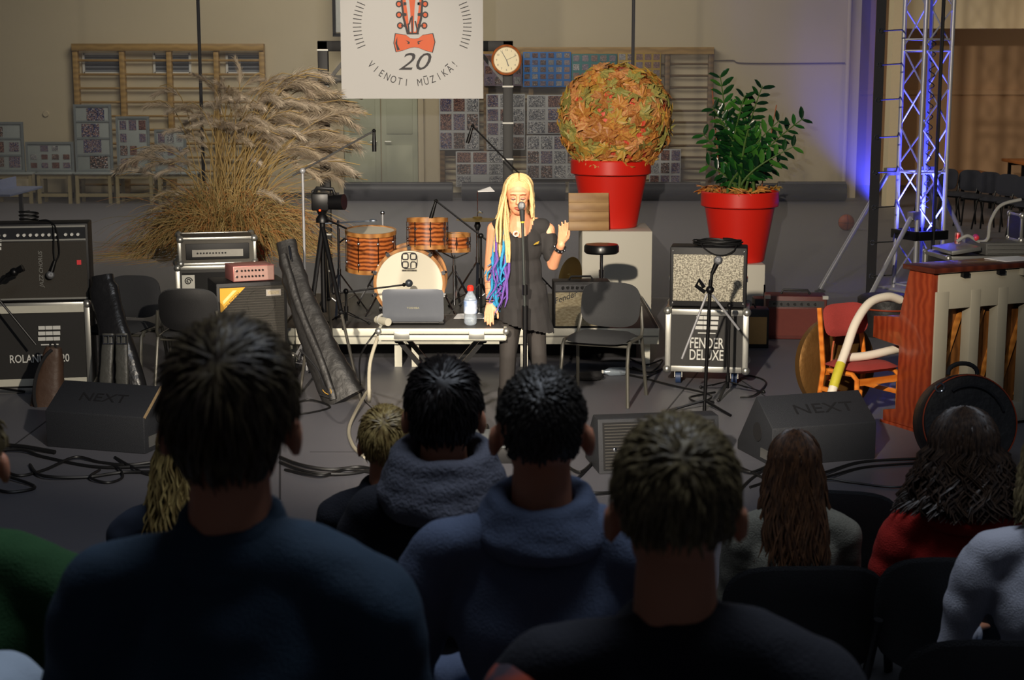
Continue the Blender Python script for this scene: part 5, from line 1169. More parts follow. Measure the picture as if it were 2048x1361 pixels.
o = thing('music_sheets', 'white sheets lying on the piano lid at the right edge', 'paper', Matrix.Translation(pc) @ RZ(pa) @ Vector((.80, .14, PH_+.004)), pa); MB().box((0, 0, .002), (.3, .21, .004)).build('sheet', K['paper'], o)
# red chair with orange frame
ow = wood('orange_beech', (196,104,30), (220,130,48), 4, 'Z', .35, coat=.3); rc = mat('red_wool', (156,54,48), .9, var=.12, scale=90, bump=.4, bscale=300)
rcp = G(1722, 858)+Vector((.02, .16, 0)); t = thing('red_chair', 'orange wooden chair with red cushions beside the piano', 'chair', rcp, R(30)); t.scale = (.9, .9, .88)
MB().pillow(.46, .42, .07, (0, 0, .47), RX(PI/2), 8, 6).build('seat', rc, t); MB().pillow(.44, .26, .05, (0, .22, .80), RX(R(-12)), 8, 4, bend=-.03).build('backrest', rc, t)
for sx in (-1, 1):
    MB().tube([(sx*.21, -.2, 0), (sx*.21, -.19, .40), (sx*.21, -.14, .435), (sx*.21, .12, .425)], .02, 8).build('front_leg', ow, t); MB().tube([(sx*.21, .26, 0), (sx*.21, .19, .42), (sx*.20, .27, .9)], .02, 8).build('rear_leg', ow, t); MB().bar((sx*.21, -.19, .27), (sx*.21, .22, .27), .022, .035).build('side_stretcher', ow, t)
MB().bar((-.21, -.19, .38), (.21, -.19, .38), .022, .05).build('front_rail', ow, t); MB().bar((-.2, .2, .40), (.2, .2, .40), .022, .05).build('rear_rail', ow, t)
# gong
gp_ = G(1690, 842)+Vector((0, .32, 0)); gr = .34; t = thing('gong', 'large bronze gong standing on edge behind the red chair', 'gong', gp_, R(28)); Mg = TR(0, .0, gr) @ RX(PI/2-R(8))
brz = mat('gong_bronze', (132,96,52), .42, .75, var=.3, scale=5, bump=.25, bscale=30)
MB(Mg).lathe([(0, .05), (.06, .048), (.09, .02), (gr*.9, .02), (gr, 0), (gr, -.05), (gr-.006, -.05), (gr-.006, -.006), (gr*.9, .012), (.09, .012), (0, .04)], 52).build('gong_disc', brz, t)
MB().tube(cat_rom([(-.1, -.09, gr*1.75), (-.13, -.1, gr*1.45), (-.14, -.1, gr*1.1)], 6), .007, 6).build('cord', mat('orange_cord', (170,84,46), .7), t); MB().tube([(-.14, -.1, gr*1.1), (-.15, -.1, gr*.75)], [.012, .022], 8).build('tassel', mat('orange_cord', (170,84,46)), t)
# white flexible tubes
wt = mat('white_hose', (228,218,200), .45, var=.03); yc = rcp.y-.12
P = [PY(1800, 600, yc+.5), PY(1775, 594, yc+.42), PY(1740, 606, yc+.3), PY(1712, 645, yc+.15), PY(1692, 700, yc), PY(1676, 745, yc-.12), PY(1663, 788, yc-.2)]
t = thing('white_hose', 'thick white hose with yellow band arching over the red chair', 'hose', (P[-1].x, P[-1].y, 0)); o0 = t.location.copy(); Cc = [p-o0 for p in cat_rom(P, 8)]
MB().tube(Cc, .031, 14).build('hose', wt, t); MB().tube(Cc[-12:-3], .0335, 14).build('yellow_band', mat('yellow_tape', (196,184,54), .5), t)
P = [PY(1690, 714, rcp.y-.08), PY(1735, 711, rcp.y), PY(1790, 700, rcp.y+.12), PY(1830, 692, rcp.y+.25)]
P[0].z = P[1].z = .478; P[2].z = P[3].z = .50
o = MB().tube(cat_rom(P, 6), .03, 14).build('hose_piece', wt); tag(o, 'short white hose lying on the red chair seat', 'hose')
# round bags
def round_bag(name, label, loc, rz, r, th, tilt):
    t = thing(name, label, 'drum bag', loc, rz); Mg = TR(0, 0, r*math.cos(tilt)+th/2*math.sin(tilt)) @ RX(PI/2-tilt)
    MB(Mg).lathe([(0, th/2), (r*.94, th/2), (r, th/2-.02), (r*1.01, 0), (r, -th/2+.02), (r*.94, -th/2), (0, -th/2)], 44).build('bag_body', mat('black_nylon', (36,35,35)), t)
    op = mat('orange_piping', (150,58,28), .5)
    for z in (th/2-.008, -th/2+.008): MB(Mg).torus((0, 0, z), r*.975, .0045, n=44, m=6).build('piping', op, t)
    Mh = Mg; MB(Mh).tube(bez((-.09, r, 0), (-.1, r+.09, 0), (.1, r+.09, 0), (.09, r, 0)), .014, 8).build('carry_handle', K['dark'], t)
    MB(Mh).tube([(r*.72*math.cos(a), r*.75*math.sin(a), th/2+.01) for a in [.3+.12*k for k in range(16)]], .009, 6).build('strap', K['dark'], t)
    MB(Mh).tube([(r*1.02*math.cos(a), r*1.02*math.sin(a), .02) for a in [.1+.1*k for k in range(8)]], .012, 6).build('strap', op, t)
    MB(Mh).torus((-r*.62, r*.72, th/2+.012), .026, .006, RX(.4), 16, 6).build('metal_ring', K['chrome'], t); return t
round_bag('round_bag', 'big round black bag with orange piping before the piano', G(1945, 965)+Vector((0, .22, 0)), R(4), 95/S(G(1945, 930)), .2, R(14))
rb2 = G(1757, 690)+Vector((.2, .55, 0)); zt_ = PY(1757, 592, rb2.y).z
t = thing('drum_case', 'dark round drum case with orange rim behind the red chair', 'drum case', rb2); MB().lathe([(0, .0), (.25, .0), (.26, .02), (.26, zt_-.1), (.275, zt_-.1), (.275, zt_-.02), (.25, zt_), (0, zt_)], 36).build('case_body', mat('black_nylon', (36,35,35)), t); MB().torus((0, 0, zt_-.1), .277, .008, n=36, m=6).build('orange_rim', mat('orange_piping', (208,84,40)), t)
# mixing desk flight case behind the piano
mq = G(1980, 640)+Vector((.1, .6, 0)); s_ = S((mq.x, mq.y, .9)); zt_ = PY(1980, 505, mq.y).z
t = thing('equipment_case', 'open equipment flight case with cables behind the piano', 'flight case', (mq.x, mq.y, 0), R(8)); W, D = 1.05, .6
MB().box((0, 0, zt_/2), (W-.02, D-.02, zt_-.01)).build('case_body', casem, t); case_edges(t, W, D, zt_, .04)
MB().box((-.32, -.02, zt_+.05), (.3, .5, .04), RY(R(-8)).to_3x3()).build('open_tray', K['alu'], t, bevel=.004); MB().box((.2, 0, zt_+.06), (.62, .5, .12)).build('mixer', mat('mixer_grey', (84,84,82), .5), t, bevel=.006)
for k in range(3): MB().box((.2, -.26, zt_+.025+.04*k), (.6, .02, .012)).build('mixer_ridge', K['alu'], t)
mb_ = thing('rack_unit', 'small blue-lit rack box at the right edge above the piano', 'rack unit', (mq.x+.42, mq.y, zt_+.12), R(8)); MB().box((0, 0, .14), (.3, .3, .28)).build('rack_body', K['black'], mb_); case_edges(mb_, .3, .3, .28, .025)
for k in range(2): MB().lathe([(.012, 0), (.012, .02), (0, .02)], 10, (-.06, -.152, .08+.1*k), RX(PI/2)).build('rack_knob', K['chrome'], mb_)
base = Vector((mq.x, mq.y-.1, zt_+.12))
o = MB().tube(cat_rom([base+Vector((-.32, 0, .0)), base+Vector((-.22, -.02, .06)), base+Vector((-.1, 0, .0)), base+Vector((-.02, -.02, .03)), base+Vector((0, -.02, .2)), base+Vector((.1, 0, .36)), base+Vector((.3, .0, .42))], 8), .017, 8).build('grey_cable', K['greycable']); tag(o, 'thick grey cable arching from the equipment case', 'cable')
o = thing('drink_can', 'red drink can standing on the equipment case', 'can', (PY(1913, 470, mq.y).x, mq.y-.05, zt_+.09)); MB().lathe([(.024, 0), (.031, .008), (.031, .1), (.026, .115), (0, .113)], 18).build('can_body', mat('can_red', (190,40,50), .35, .5, col2=(214,190,190), scale=16), o)
o = thing('purple_ball', 'small purple ball beside the drink can', 'ball', (PY(1946, 468, mq.y).x, mq.y-.1, zt_+.15)); MB().ell((0, 0, .01), .036, 14, 10).build('ball_skin', mat('purple_toy', (130,50,140), .4, col2=(220,60,70), scale=12), o)

# ------------------------------------------------------------------ cables on the floor
def floor_cable(pts, r, label, mt=None, name='floor_cable'):
    P_ = [G(u, v, r+.002+.012*(k % 3 == 1)) for k, (u, v) in enumerate(pts)]; o = MB().tube(cat_rom(P_, 8), r, 6).build(name, mt or K['rubber']); return tag(o, label, 'cable', 'floor cables')
random.seed(21)
floor_cable([(-40,905), (40,900), (90,915), (200,935), (330,930)], .010, 'black floor cable nearest the left wedge monitor')
floor_cable([(-40,940), (20,955), (70,975), (20,985), (-20,975)], .009, 'black cable loop on the floor at the left edge')
floor_cable([(15,925), (10,940), (40,952), (90,940), (150,915), (200,925), (260,930), (330,920)], .009, 'grey-black cable wriggling below the left wedge')
floor_cable([(60,930), (85,952), (170,955), (250,945), (340,945)], .010, 'long cable curving left below the wedge monitor')
floor_cable([(200,940), (180,955), (215,966), (245,955), (235,935), (210,935)], .008, 'small cable loop below the left wedge corner')
floor_cable([(230,915), (260,932), (300,950), (340,940)], .008, 'cable running right from the left wedge connector')
floor_cable([(-30,890), (40,893), (110,905)], .014, 'thick cable bundle entering from the left edge')
floor_cable([(560,915), (600,930), (660,940), (720,935), (770,945)], .011, 'cable passing behind the blond child, upper strand')
floor_cable([(560,925), (620,945), (700,948), (760,935)], .010, 'cable passing behind the blond child, lower strand')
floor_cable([(570,940), (640,952), (690,940), (740,945), (800,950)], .009, 'cable passing behind the blond child, lowest strand')
floor_cable([(580,810), (620,800), (660,815), (600,828), (590,812)], .007, 'tangled thin cable beside the long black bag')
floor_cable([(1130,930), (1160,945), (1185,925), (1150,960), (1120,950)], .009, 'cable loop left of the ribbed monitor')
floor_cable([(1100,960), (1170,985), (1230,985)], .009, 'thin cable running below the ribbed monitor')
floor_cable([(1450,930), (1500,945), (1540,930), (1500,960), (1470,985), (1450,970)], .008, 'cable tangle between the two right monitors')
floor_cable([(1440,915), (1480,935), (1530,960), (1500,975)], .008, 'second cable tangle between the right monitors')
floor_cable([(1560,958), (1640,948), (1720,925), (1830,918), (1880,918)], .009, 'long cable running right below the right wedge, upper')
floor_cable([(1560,968), (1650,955), (1730,935), (1860,925)], .008, 'long cable running right below the right wedge, middle')
floor_cable([(1560,965), (1650,958), (1700,965), (1790,975), (1850,965)], .007, 'thin wavy cable running toward the red hooded person')
floor_cable([(1300,760), (1340,770), (1420,790), (1400,805), (1380,795), (1430,785)], .008, 'cable loop under the short microphone stand')
floor_cable([(1480,795), (1510,790), (1532,765), (1500,752), (1480,758)], .007, 'cable loop right of the wheeled case')
floor_cable([(1250,735), (1300,745), (1330,735), (1290,755), (1240,745), (1300,760)], .007, 'cable tangle left of the wheeled case')
floor_cable([(1255,715), (1290,730), (1325,720), (1300,745), (1265,735)], .007, 'dark cable heap beside the wheeled case')
t = thing('plastic_bottle', 'clear plastic bottle lying under the stage chair', 'bottle', G(1228, 752)+Vector((0, 0, .034)), R(8)); MB().lathe([(.026, -.1), (.033, -.09), (.033, .04), (.014, .075), (.014, .09)], 18, M=RY(-PI/2)).build('bottle_body', mat('clear_plastic', (210,225,240)), t); MB().lathe([(.015, .088), (.015, .1), (0, .1)], 12, M=RY(-PI/2)).build('cap', K['white'], t)
t = thing('cloth_bundle', 'dark cloth bundle on the floor under the stage chair', 'cloth bundle', G(1178, 762)); MB().ell((0, 0, .035), (.12, .07, .035), 14, 8).build('bundle', K['dark'], t); MB().ell((.05, -.02, .05), (.06, .05, .03), 12, 8).build('fold', K['dark'], t)
bq = G(1650, 1352)+Vector((0, .1, 0)); t = thing('small_bottle', 'small bottle with blue-green cap on the floor near the front chairs', 'bottle', bq); MB().lathe([(.028, 0), (.033, .01), (.033, .13), (.014, .17), (.014, .185)], 18).build('bottle_body', mat('blue_plastic', (60,120,170), .15, alpha=.8), t); MB().lathe([(.016, .18), (.016, .2), (0, .2)], 12).build('cap', mat('teal_cap', (20,130,130), .4), t)
# ------------------------------------------------------------------ people
class Blob:
    def __init__(s): s.mb = MB()
    def cone(s, p0, p1, r0, r1, n=14):
        p0, p1 = Vector(p0), Vector(p1); s.mb.cyl(p0, p1, r0, r1, n); s.mb.ell(p0, r0*.995, n, 8); s.mb.ell(p1, r1*.995, n, 8); return s
    def chain(s, P_, r_):
        for i in range(len(P_)-1): s.cone(P_[i], P_[i+1], r_[i], r_[i+1])
        return s
    def ell(s, c, r, M=None): s.mb.ell(c, r, 20, 14, M); return s
    def mesh(s, name, vox, it=4, fold=0.0, fs=9.0, keep=None, seed=0.0):
        me = bpy.data.meshes.new('tmp'); me.from_pydata(s.mb.v, [], s.mb.f); bm = bmesh.new(); bm.from_mesh(me); bmesh.ops.remove_doubles(bm, verts=bm.verts, dist=1e-6); bmesh.ops.recalc_face_normals(bm, faces=bm.faces); bm.to_mesh(me); bm.free()
        o = bpy.data.objects.new('tmp', me); COL.objects.link(o); r = o.modifiers.new('r', 'REMESH'); r.mode = 'VOXEL'; r.voxel_size = vox
        q = o.modifiers.new('s', 'SMOOTH'); q.iterations = it; q.factor = .5
        dg = bpy.context.evaluated_depsgraph_get(); out = bpy.data.meshes.new_from_object(o.evaluated_get(dg)); bpy.data.objects.remove(o); bpy.data.meshes.remove(me); out.name = name; out.materials.clear()
        bm = bmesh.new(); bm.from_mesh(out); bm.normal_update()
        if fold:
            for v in bm.verts: v.co += v.normal*(noise.noise(Vector((v.co.x*fs, v.co.y*fs, v.co.z*fs*1.7))+Vector((seed, seed, 0)))*fold+noise.noise(v.co*fs*3)*fold*.3)
        if keep: bmesh.ops.delete(bm, geom=[v for v in bm.verts if not keep(v.co)], context='VERTS')
        for f in bm.faces: f.smooth = True
        bm.to_mesh(out); bm.free(); return out
def hand(B, wrist, d, side, palm, k=1.0, curl=.5, spread=.2):
    """five-fingered hand: d points along the fingers, palm is the way the palm faces, side is towards the thumb"""
    d, palm, side = Vector(d).normalized(), Vector(palm).normalized(), Vector(side).normalized(); w = Vector(wrist)
    for j in range(4):
        off = (j-1.5)*.019*k; b0 = w+d*.02*k-side*off*.6; kn = w+d*(.088-.004*abs(j-1))*k-side*off
        B.cone(b0, kn, .014*k, .0115*k)
        L_ = (.072, .082, .076, .060)[j]*k; fd = (d-side*off*spread*14).normalized(); p = kn
        for q in range(3):
            a = curl*(.45+.5*q); v_ = (fd*math.cos(a)+palm*math.sin(a)).normalized(); p2 = p+v_*L_*(.45, .32, .25)[q]; B.cone(p, p2, (.0092-.0009*q)*k, (.0085-.0009*q)*k, 10); p = p2
    t0 = w+d*.025*k+side*.022*k; t1 = t0+(d*.55+side*.75+palm*.25).normalized()*.042*k; t2 = t1+(d*.85+side*.35+palm*.35).normalized()*.032*k; t3 = t2+(d*.9+side*.05+palm*.4).normalized()*.025*k
    B.chain([t0, t1, t2, t3], [.014*k, .0115*k, .0095*k, .008*k])
def head_blob(B, c, f, k=1.0):
    """c centre of the skull, f = +1 faces away from the camera, -1 faces it"""
    c = Vector(c); E = lambda x, y, z: c+Vector((x, y*f, z))*k
    B.ell(E(0, -.008, .022), (.074*k, .094*k, .092*k)); B.ell(E(0, .030, -.035), (.060*k, .062*k, .078*k)); B.ell(E(0, .052, -.088), (.036*k, .034*k, .026*k))
    B.cone(E(0, .092, .0), E(0, .110, -.035), .009*k, .013*k); B.ell(E(0, .098, -.038), (.016*k, .012*k, .009*k)); B.ell(E(0, .082, .022), (.055*k, .018*k, .014*k))
    B.ell(E(0, .086, -.066), (.022*k, .013*k, .010*k))
    for sx in (-1, 1):
        B.ell(E(sx*.030, .075, -.022), (.022*k, .018*k, .020*k)); B.ell(E(sx*.086, -.008, -.014), (.011*k, .020*k, .032*k), RZ(sx*f*.45).to_3x3().to_4x4())
def hair_cap(c, k, f, mt, par, r=(.081, .101, .101), zlow=-.055, zfront=.045, vol=1.0, strands=700, lng=.03, messy=.4, top=1.0, seed=3, name='hair'):
    """short hair: a shell over the skull with many short tapered locks on it"""
    random.seed(seed); c = Vector(c); mb = MB(); N_, M_ = 40, 26; idx = {}; cc = c+Vector((0, -.008*f, .022))*k
    def ok(p): 
        y = p.y*f; lim = zlow if y < .0 else zlow+(zfront-zlow)*min(1, y/.06)
        if abs(p.x) > .058 and -.045 < y < .07: lim = max(lim, .012)
        return p.z > lim
    for i in range(M_+1):
        th = PI*i/M_
        for j in range(N_):
            a = 2*PI*j/N_; n_ = Vector((math.sin(th)*math.cos(a), math.sin(th)*math.sin(a), math.cos(th))); bump = 1+.035*noise.noise(n_*5+Vector((seed, 0, 0)))+.02*noise.noise(n_*13)
            p = Vector((n_.x*r[0], n_.y*r[1], n_.z*r[2]*(top if n_.z > 0 else 1)))*bump*vol*k; mb.v.append(tuple(cc+p))
    for i in range(M_):
        for j in range(N_):
            q = (i*N_+j, i*N_+(j+1) % N_, (i+1)*N_+(j+1) % N_, (i+1)*N_+j)
            if all(ok((Vector(mb.v[x])-cc)/k) for x in q): mb.f.append(q)
    for s_ in range(strands):
        while True:
            n_ = Vector([random.gauss(0, 1) for _ in range(3)]).normalized(); p = Vector((n_.x*r[0], n_.y*r[1], n_.z*r[2]*(top if n_.z > 0 else 1)))*vol*k*.985
            if ok(p/k) and n_.z > -.55: break
        flow = (Vector((n_.x*.4, 0, 0))+Vector((0, .5*f*(1 if n_.z > .5 else -.1), -.9+n_.z*.7))); flow = flow-n_*flow.dot(n_); flow = flow.normalized()+n_*.10+Vector([random.gauss(0, messy*.3) for _ in range(3)]); flow.normalize()
        L_ = lng*k*random.uniform(.6, 1.3); p0 = cc+p; p1 = p0+flow*L_*.5+n_*.003; p2 = p0+flow*L_-n_*.10*L_; mb.tube([p0, p1, p2], [.0030*k, .0026*k, .0006], 4, caps=False)
    return mb.build(name, mt, par, ang=1.5, weld=0)
def long_hair(c, k, f, mt, par, length, spread, seed=3, n=260, back=True, r=(.086, .104, .106), name='hair', wave=.012):
    random.seed(seed); c = Vector(c); cc = c+Vector((0, -.008*f, .022))*k; mb = MB()
    prof_n = 12
    for s_ in range(n):
        a = random.uniform(0, 2*PI); el = random.uniform(.0, 1.25)
        n_ = Vector((math.sin(el)*math.cos(a), math.sin(el)*math.sin(a)*.9, math.cos(el)))
        if n_.y*f > .45: n_.y *= .4
        P_ = []; dirn = Vector((n_.x, n_.y, 0)); dirn = dirn.normalized() if dirn.length > 1e-3 else Vector((0, -f, 0))
        if dirn.y*f > .2: dirn = Vector((math.copysign(1, dirn.x or 1), -.1*f, 0)).normalized()
        L_ = length*random.uniform(.85, 1.05); sp_ = spread*random.uniform(.5, 1.1); ph = random.uniform(0, 6)
        for q in range(6):
            t_ = q/5; e2 = el+(PI/2*1.05-el)*t_; P_.append(cc+Vector((math.sin(e2)*dirn.x*r[0], math.sin(e2)*dirn.y*r[1], math.cos(e2)*r[2]))*k*random.uniform(.97, 1.05))
        p = P_[-1]
        for q in range(7):
            t_ = (q+1)/7; P_.append(p+Vector((dirn.x*sp_*t_**1.2+wave*math.sin(ph+q*1.3), dirn.y*sp_*.5*t_-f*.03*t_, -L_*t_)))
        mb.tube(P_, [.003]+[.0044]*11+[.0015], 4, caps=False)
    mb.ell(cc, (r[0]*k*.97, r[1]*k*.97, r[2]*k*.97), 20, 14)
    prf = [Vector((0, -.01*f, -.02*k)), Vector((0, -.03*f, -length*.5)), Vector((0, -.045*f, -length*.9))]
    for q in range(2):
        a0, b0 = cc+prf[q], cc+prf[q+1]; w0, w1 = (.07*k+spread*.8*(q/2), .07*k+spread*.8*((q+1)/2)); mb.add([a0+Vector((-w0, 0, 0)), a0+Vector((w0, 0, 0)), b0+Vector((w1, 0, 0)), b0+Vector((-w1, 0, 0)), a0+Vector((-w0, -.03*f, 0)), a0+Vector((w0, -.03*f, 0)), b0+Vector((w1, -.03*f, 0)), b0+Vector((-w1, -.03*f, 0))], [(0,1,2,3), (7,6,5,4), (0,4,5,1), (3,2,6,7), (0,3,7,4), (1,5,6,2)])
    return mb.build(name, mt, par, ang=1.5, weld=0)
def seated(label, u, vtop, D, cloth, trousers, k=1.0, shw=.20, hair=None, sit=.88, foot=None, skin=None, lean=.0, arms='lap', fold=.015, collar=None, collar_mt=None, vox=.011, seed=1.0, neck=.0, twist=0.0):
    """a person seen from behind, seated facing the stage; u, vtop: crown of the head at depth D"""
    y = (D-(CAMH-1.6)*_s)/_c; top = PY(u, vtop, y); seat = top.z-sit*k; x = top.x; sk = skin or K['skin2']
    t = thing('person', label, 'person', (x, y, seat)); H = lambda a, b, c_: Vector((a*k, b*k+lean*c_, c_*k))
    hc = Vector((0, lean*.77+.02, sit*k-.118*k))
    Bd = Blob(); head_blob(Bd, hc, 1, k); nb = H(0, -.01, .60+neck); Bd.cone(hc+Vector((0, -.02, -.06))*k, nb, .054*k, .060*k)
    Bd.chain([nb, H(0, 0, .45), H(0, 0, .2), H(0, 0, .08)], [.058*k, .065*k, .07*k, .07*k])
    Jk = Blob(); Jk.ell(H(0, -.01, .42), (.165*k, .118*k, .20*k)); Jk.ell(H(0, .0, .16), (.165*k, .125*k, .18*k)); Jk.ell(H(0, -.03, .585+neck), (.078*k, .062*k, .062*k)); Jk.chain([H(-shw*.78, 0, .535), H(shw*.78, 0, .535)], [.068*k, .068*k])
    Tr = Blob(); Tr.ell(H(0, .0, .06), (.165*k, .13*k, .10*k))
    for sx in (-1, 1):
        sh, el = H(sx*shw, 0, .52), H(sx*(shw+.055), .06, .25); wr = H(sx*.11, .32, .20) if arms == 'lap' else H(sx*.15, .25, .16)
        Jk.chain([H(sx*.05, -.015, .585), H(sx*shw*.85, -.005, .54), sh], [.062*k, .066*k, .066*k]); Jk.chain([sh, el, wr-(wr-el)*.06], [.066*k, .052*k, .036*k])
        Bd.chain([H(sx*.1, 0, .5), sh, el, wr], [.045*k, .040*k, .034*k, .026*k]); hand(Bd, wr, (-sx*.25, 1, -.15), (-sx, .1, .3), (0, 0, -1), k*.95, .35)
        hp, kn, an = H(sx*.09, .03, .08), H(sx*.12, .46, .09), H(sx*.12, .44, -.34); Tr.chain([hp, kn, an], [.088*k, .064*k, .048*k]); Bd.chain([hp, kn, an], [.06*k, .045*k, .03*k])
        sh_ = Blob(); sh_.ell(an+Vector((0, .06, -.04))*k, (.045*k, .12*k, .042*k)); put('shoe', sh_.mesh('shoe', .02, 2), K['black'], t)
    put('body', Bd.mesh('body', .0085, 3), sk, t); put('jacket', Jk.mesh('jacket', vox, 5, fold*k, 7.0, seed=seed), cloth, t); put('trousers', Tr.mesh('trousers', .014, 4, .006, 8, seed=seed), trousers, t)
    if collar:
        cb = Blob(); R0, hgt, th = collar
        if R0:
            n_ = 16
            for z, rr, tt in ((0, 1.12, 1.0), (hgt*.5, 1.02, .9), (hgt, .92, .7)):
                ring_ = [nb+Vector((R0*rr*math.cos(2*PI*j/n_)*k, R0*rr*.92*math.sin(2*PI*j/n_)*k, (z-.01+.02*math.sin(2*PI*j/n_))*k)) for j in range(n_+1)]; cb.chain(ring_, [th*tt*k]*(n_+1))
            put('collar', cb.mesh('collar', .010, 4, .007, 14, seed=seed), collar_mt or cloth, t)
    if hair: hair(hc, k, t)
    return t
hm = lambda n_, c, c2: mat(n_, c, .45, var=.2, scale=30, col2=c2, stretch=(3, 3, .6))
h_brown = hm('hair_light_brown', (92,80,56), (58,46,34)); h_black = hm('hair_dark', (34,27,24), (22,18,17)); h_grey = hm('hair_cropped', (52,48,42), (36,33,30)); h_blond = hm('hair_ash_blond', (128,114,80), (84,72,50)); h_kid = hm('hair_blond', (190,166,104), (128,104,60)); h_long = hm('hair_long_brown', (92,62,40), (56,38,27)); h_curly = hm('hair_curly_brown', (64,48,36), (38,28,23))
denim = mat('denim_jacket', (36,58,78), .85, var=.3, scale=8, bump=.35, bscale=300); navy = mat('navy_cloth', (22,24,34), .9, var=.2, scale=10, bump=.3, bscale=200); greyh = mat('grey_blue_knit', (86,98,124), .95, var=.15, scale=12, bump=.4, bscale=240); scarf = mat('grey_scarf_wool', (92,94,106), .95, var=.2, scale=24, bump=.6, bscale=120); jeans = mat('blue_jeans', (74,104,134), .85, var=.2, scale=12, bump=.3, bscale=260); blk = mat('black_trousers', (20,20,24), .9); redh = mat('red_hoodie', (170,34,26), .95, var=.15, scale=14, bump=.4, bscale=200); wsw = mat('white_sweater', (176,178,190), .95, var=.08, scale=20, bump=.4, bscale=220); green = mat('green_shirt', (30,72,34), .9, var=.25, scale=9, bump=.3, bscale=200); grsw = mat('grey_marl_sweater', (120,118,106), .95, var=.3, scale=60, bump=.4, bscale=200); palej = mat('pale_jeans', (170,184,200), .85, var=.08, scale=10, bump=.3, bscale=260); dnv = mat('dark_denim', (34,42,58), .9, var=.2, scale=10)
seated('person in a denim jacket with swept-back hair at front left', 452, 682, 2.2, denim, blk, 1.0, .185, lambda c, k, t: hair_cap(c, k, 1, h_brown, t, (.081, .102, .110), -.055, .06, 1.0, 1700, .045, .25, 1.10, 5), collar=(.062, .05, .022))
seated('person in dark top with thick grey scarf and black hair', 886, 734, 3.66, navy, blk, 1.0, .175, lambda c, k, t: hair_cap(c, k, 1, h_black, t, (.083, .102, .108), -.065, .05, 1.0, 1100, .035, .35, 1.06, 8), collar=(.105, .085, .042), collar_mt=scarf)
seated('person with cropped dark hair in grey-blue hooded sweater', 1084, 744, 2.94, greyh, jeans, 1.0, .20, lambda c, k, t: hair_cap(c, k, 1, h_grey, t, (.080, .099, .101), -.05, .05, 1.0, 1300, .014, .5, 1.03, 11), collar=(.088, .055, .030))
t4 = seated('person with short ash blond hair in dark jacket, front right', 1356, 858, 2.16, navy, blk, .99, .195, lambda c, k, t: hair_cap(c, k, 1, h_blond, t, (.081, .100, .104), -.03, .05, 1.0, 1500, .028, .4, 1.06, 14), collar=(.062, .03, .018))
Bp = Blob(); Bp.ell((-.205, -.02, .49), (.060, .078, .075)); put('plaid_patch', Bp.mesh('plaid_patch', .008, 3, .006, 12), mat('orange_plaid', (150,58,34), .9, col2=(60,50,60), scale=18), t4, 'orange and grey plaid shoulder')
seated('small blond child in a black jacket beside the scarf wearer', 770, 822, 4.5, navy, blk, .86, .165, lambda c, k, t: hair_cap(c, k, 1, h_kid, t, (.083, .101, .104), -.045, .05, 1.0, 1100, .035, .3, 1.04, 17), collar=(.07, .04, .03))
seated('person with long straight brown hair in a grey marl sweater', 1592, 868, 5.05, grsw, jeans, .93, .165, lambda c, k, t: long_hair(c, k, 1, h_long, t, .33, .05, 4, 330), sit=.88)
seated('person with wavy brown hair in a red hooded sweater', 1932, 829, 5.02, redh, blk, 1.0, .19, lambda c, k, t: long_hair(c, k, 1, h_curly, t, .20, .09, 6, 620, wave=.03, r=(.105, .115, .115)), sit=.9, collar=(.10, .05, .04))
t8 = seated('person in a pale grey sweater cut off by the right edge', 2120, 850, 4.3, wsw, jeans, 1.0, .19, lambda c, k, t: long_hair(c, k, 1, h_blond, t, .16, .02, 8, 220), sit=.9, vox=.010)
seated('person in a green top cut off by the left edge', -98, 800, 2.95, green, blk, 1.0, .20, lambda c, k, t: hair_cap(c, k, 1, h_blond, t, strands=500, seed=20), arms='side')
seated('person hidden behind the denim jacket with a blond lock showing', 372, 830, 4.3, dnv, blk, .92, .175, lambda c, k, t: long_hair(c, k, 1, h_kid, t, .24, .035, 9, 200))
# neighbour at the left edge: only a pale knee is in the picture
y_ = 2.35; kp = PY(30, 1385, y_); t = thing('person', 'person in pale jeans with a star patch, only a knee in view', 'person', (kp.x-.14, y_-.45, kp.z-.10)); Tr = Blob(); Bd = Blob(); Jk = Blob(); hc = Vector((-.08, .02, .77)); head_blob(Bd, hc, 1)
Bd.chain([hc+Vector((0, -.02, -.06)), Vector((-.08, 0, .6)), Vector((-.08, 0, .1))], [.054, .07, .1]); Jk.ell((-.08, 0, .42), (.16, .11, .2)); Jk.ell((-.08, 0, .16), (.165, .125, .18))
for sx in (-1, 1):
    hp, kn, an = Vector((-.08+sx*.09, .03, .08)), Vector((-.02+sx*.14, .44, .10)), Vector((-.02+sx*.12, .46, -.33)); Tr.chain([hp, kn, an], [.09, .072, .05]); Bd.chain([hp, kn, an], [.06, .05, .03]); sh, el, wr = Vector((-.08+sx*.19, 0, .52)), Vector((-.08+sx*.24, .06, .26)), Vector((-.08+sx*.1, .26, .2)); Jk.chain([Vector((-.08, 0, .58)), sh, el, wr], [.06, .064, .05, .036]); Bd.chain([Vector((-.08, 0, .5)), sh, el, wr], [.06, .045, .035, .026]); hand(Bd, wr, (-sx*.2, 1, -.2), (-sx, 0, .2), (0, 0, -1), .95, .4)
put('body', Bd.mesh('body', .0085, 3), K['skin2'], t); put('jacket', Jk.mesh('jacket', .012, 4, .008), navy, t); put('trousers', Tr.mesh('trousers', .009, 4, .006, 8), palej, t); hair_cap(hc, 1, 1, h_brown, t, strands=300)
st_ = [(.045*(1 if j % 2 == 0 else .45)*math.cos(PI/2+j*PI/5), .045*(1 if j % 2 == 0 else .45)*math.sin(PI/2+j*PI/5)) for j in range(10)]
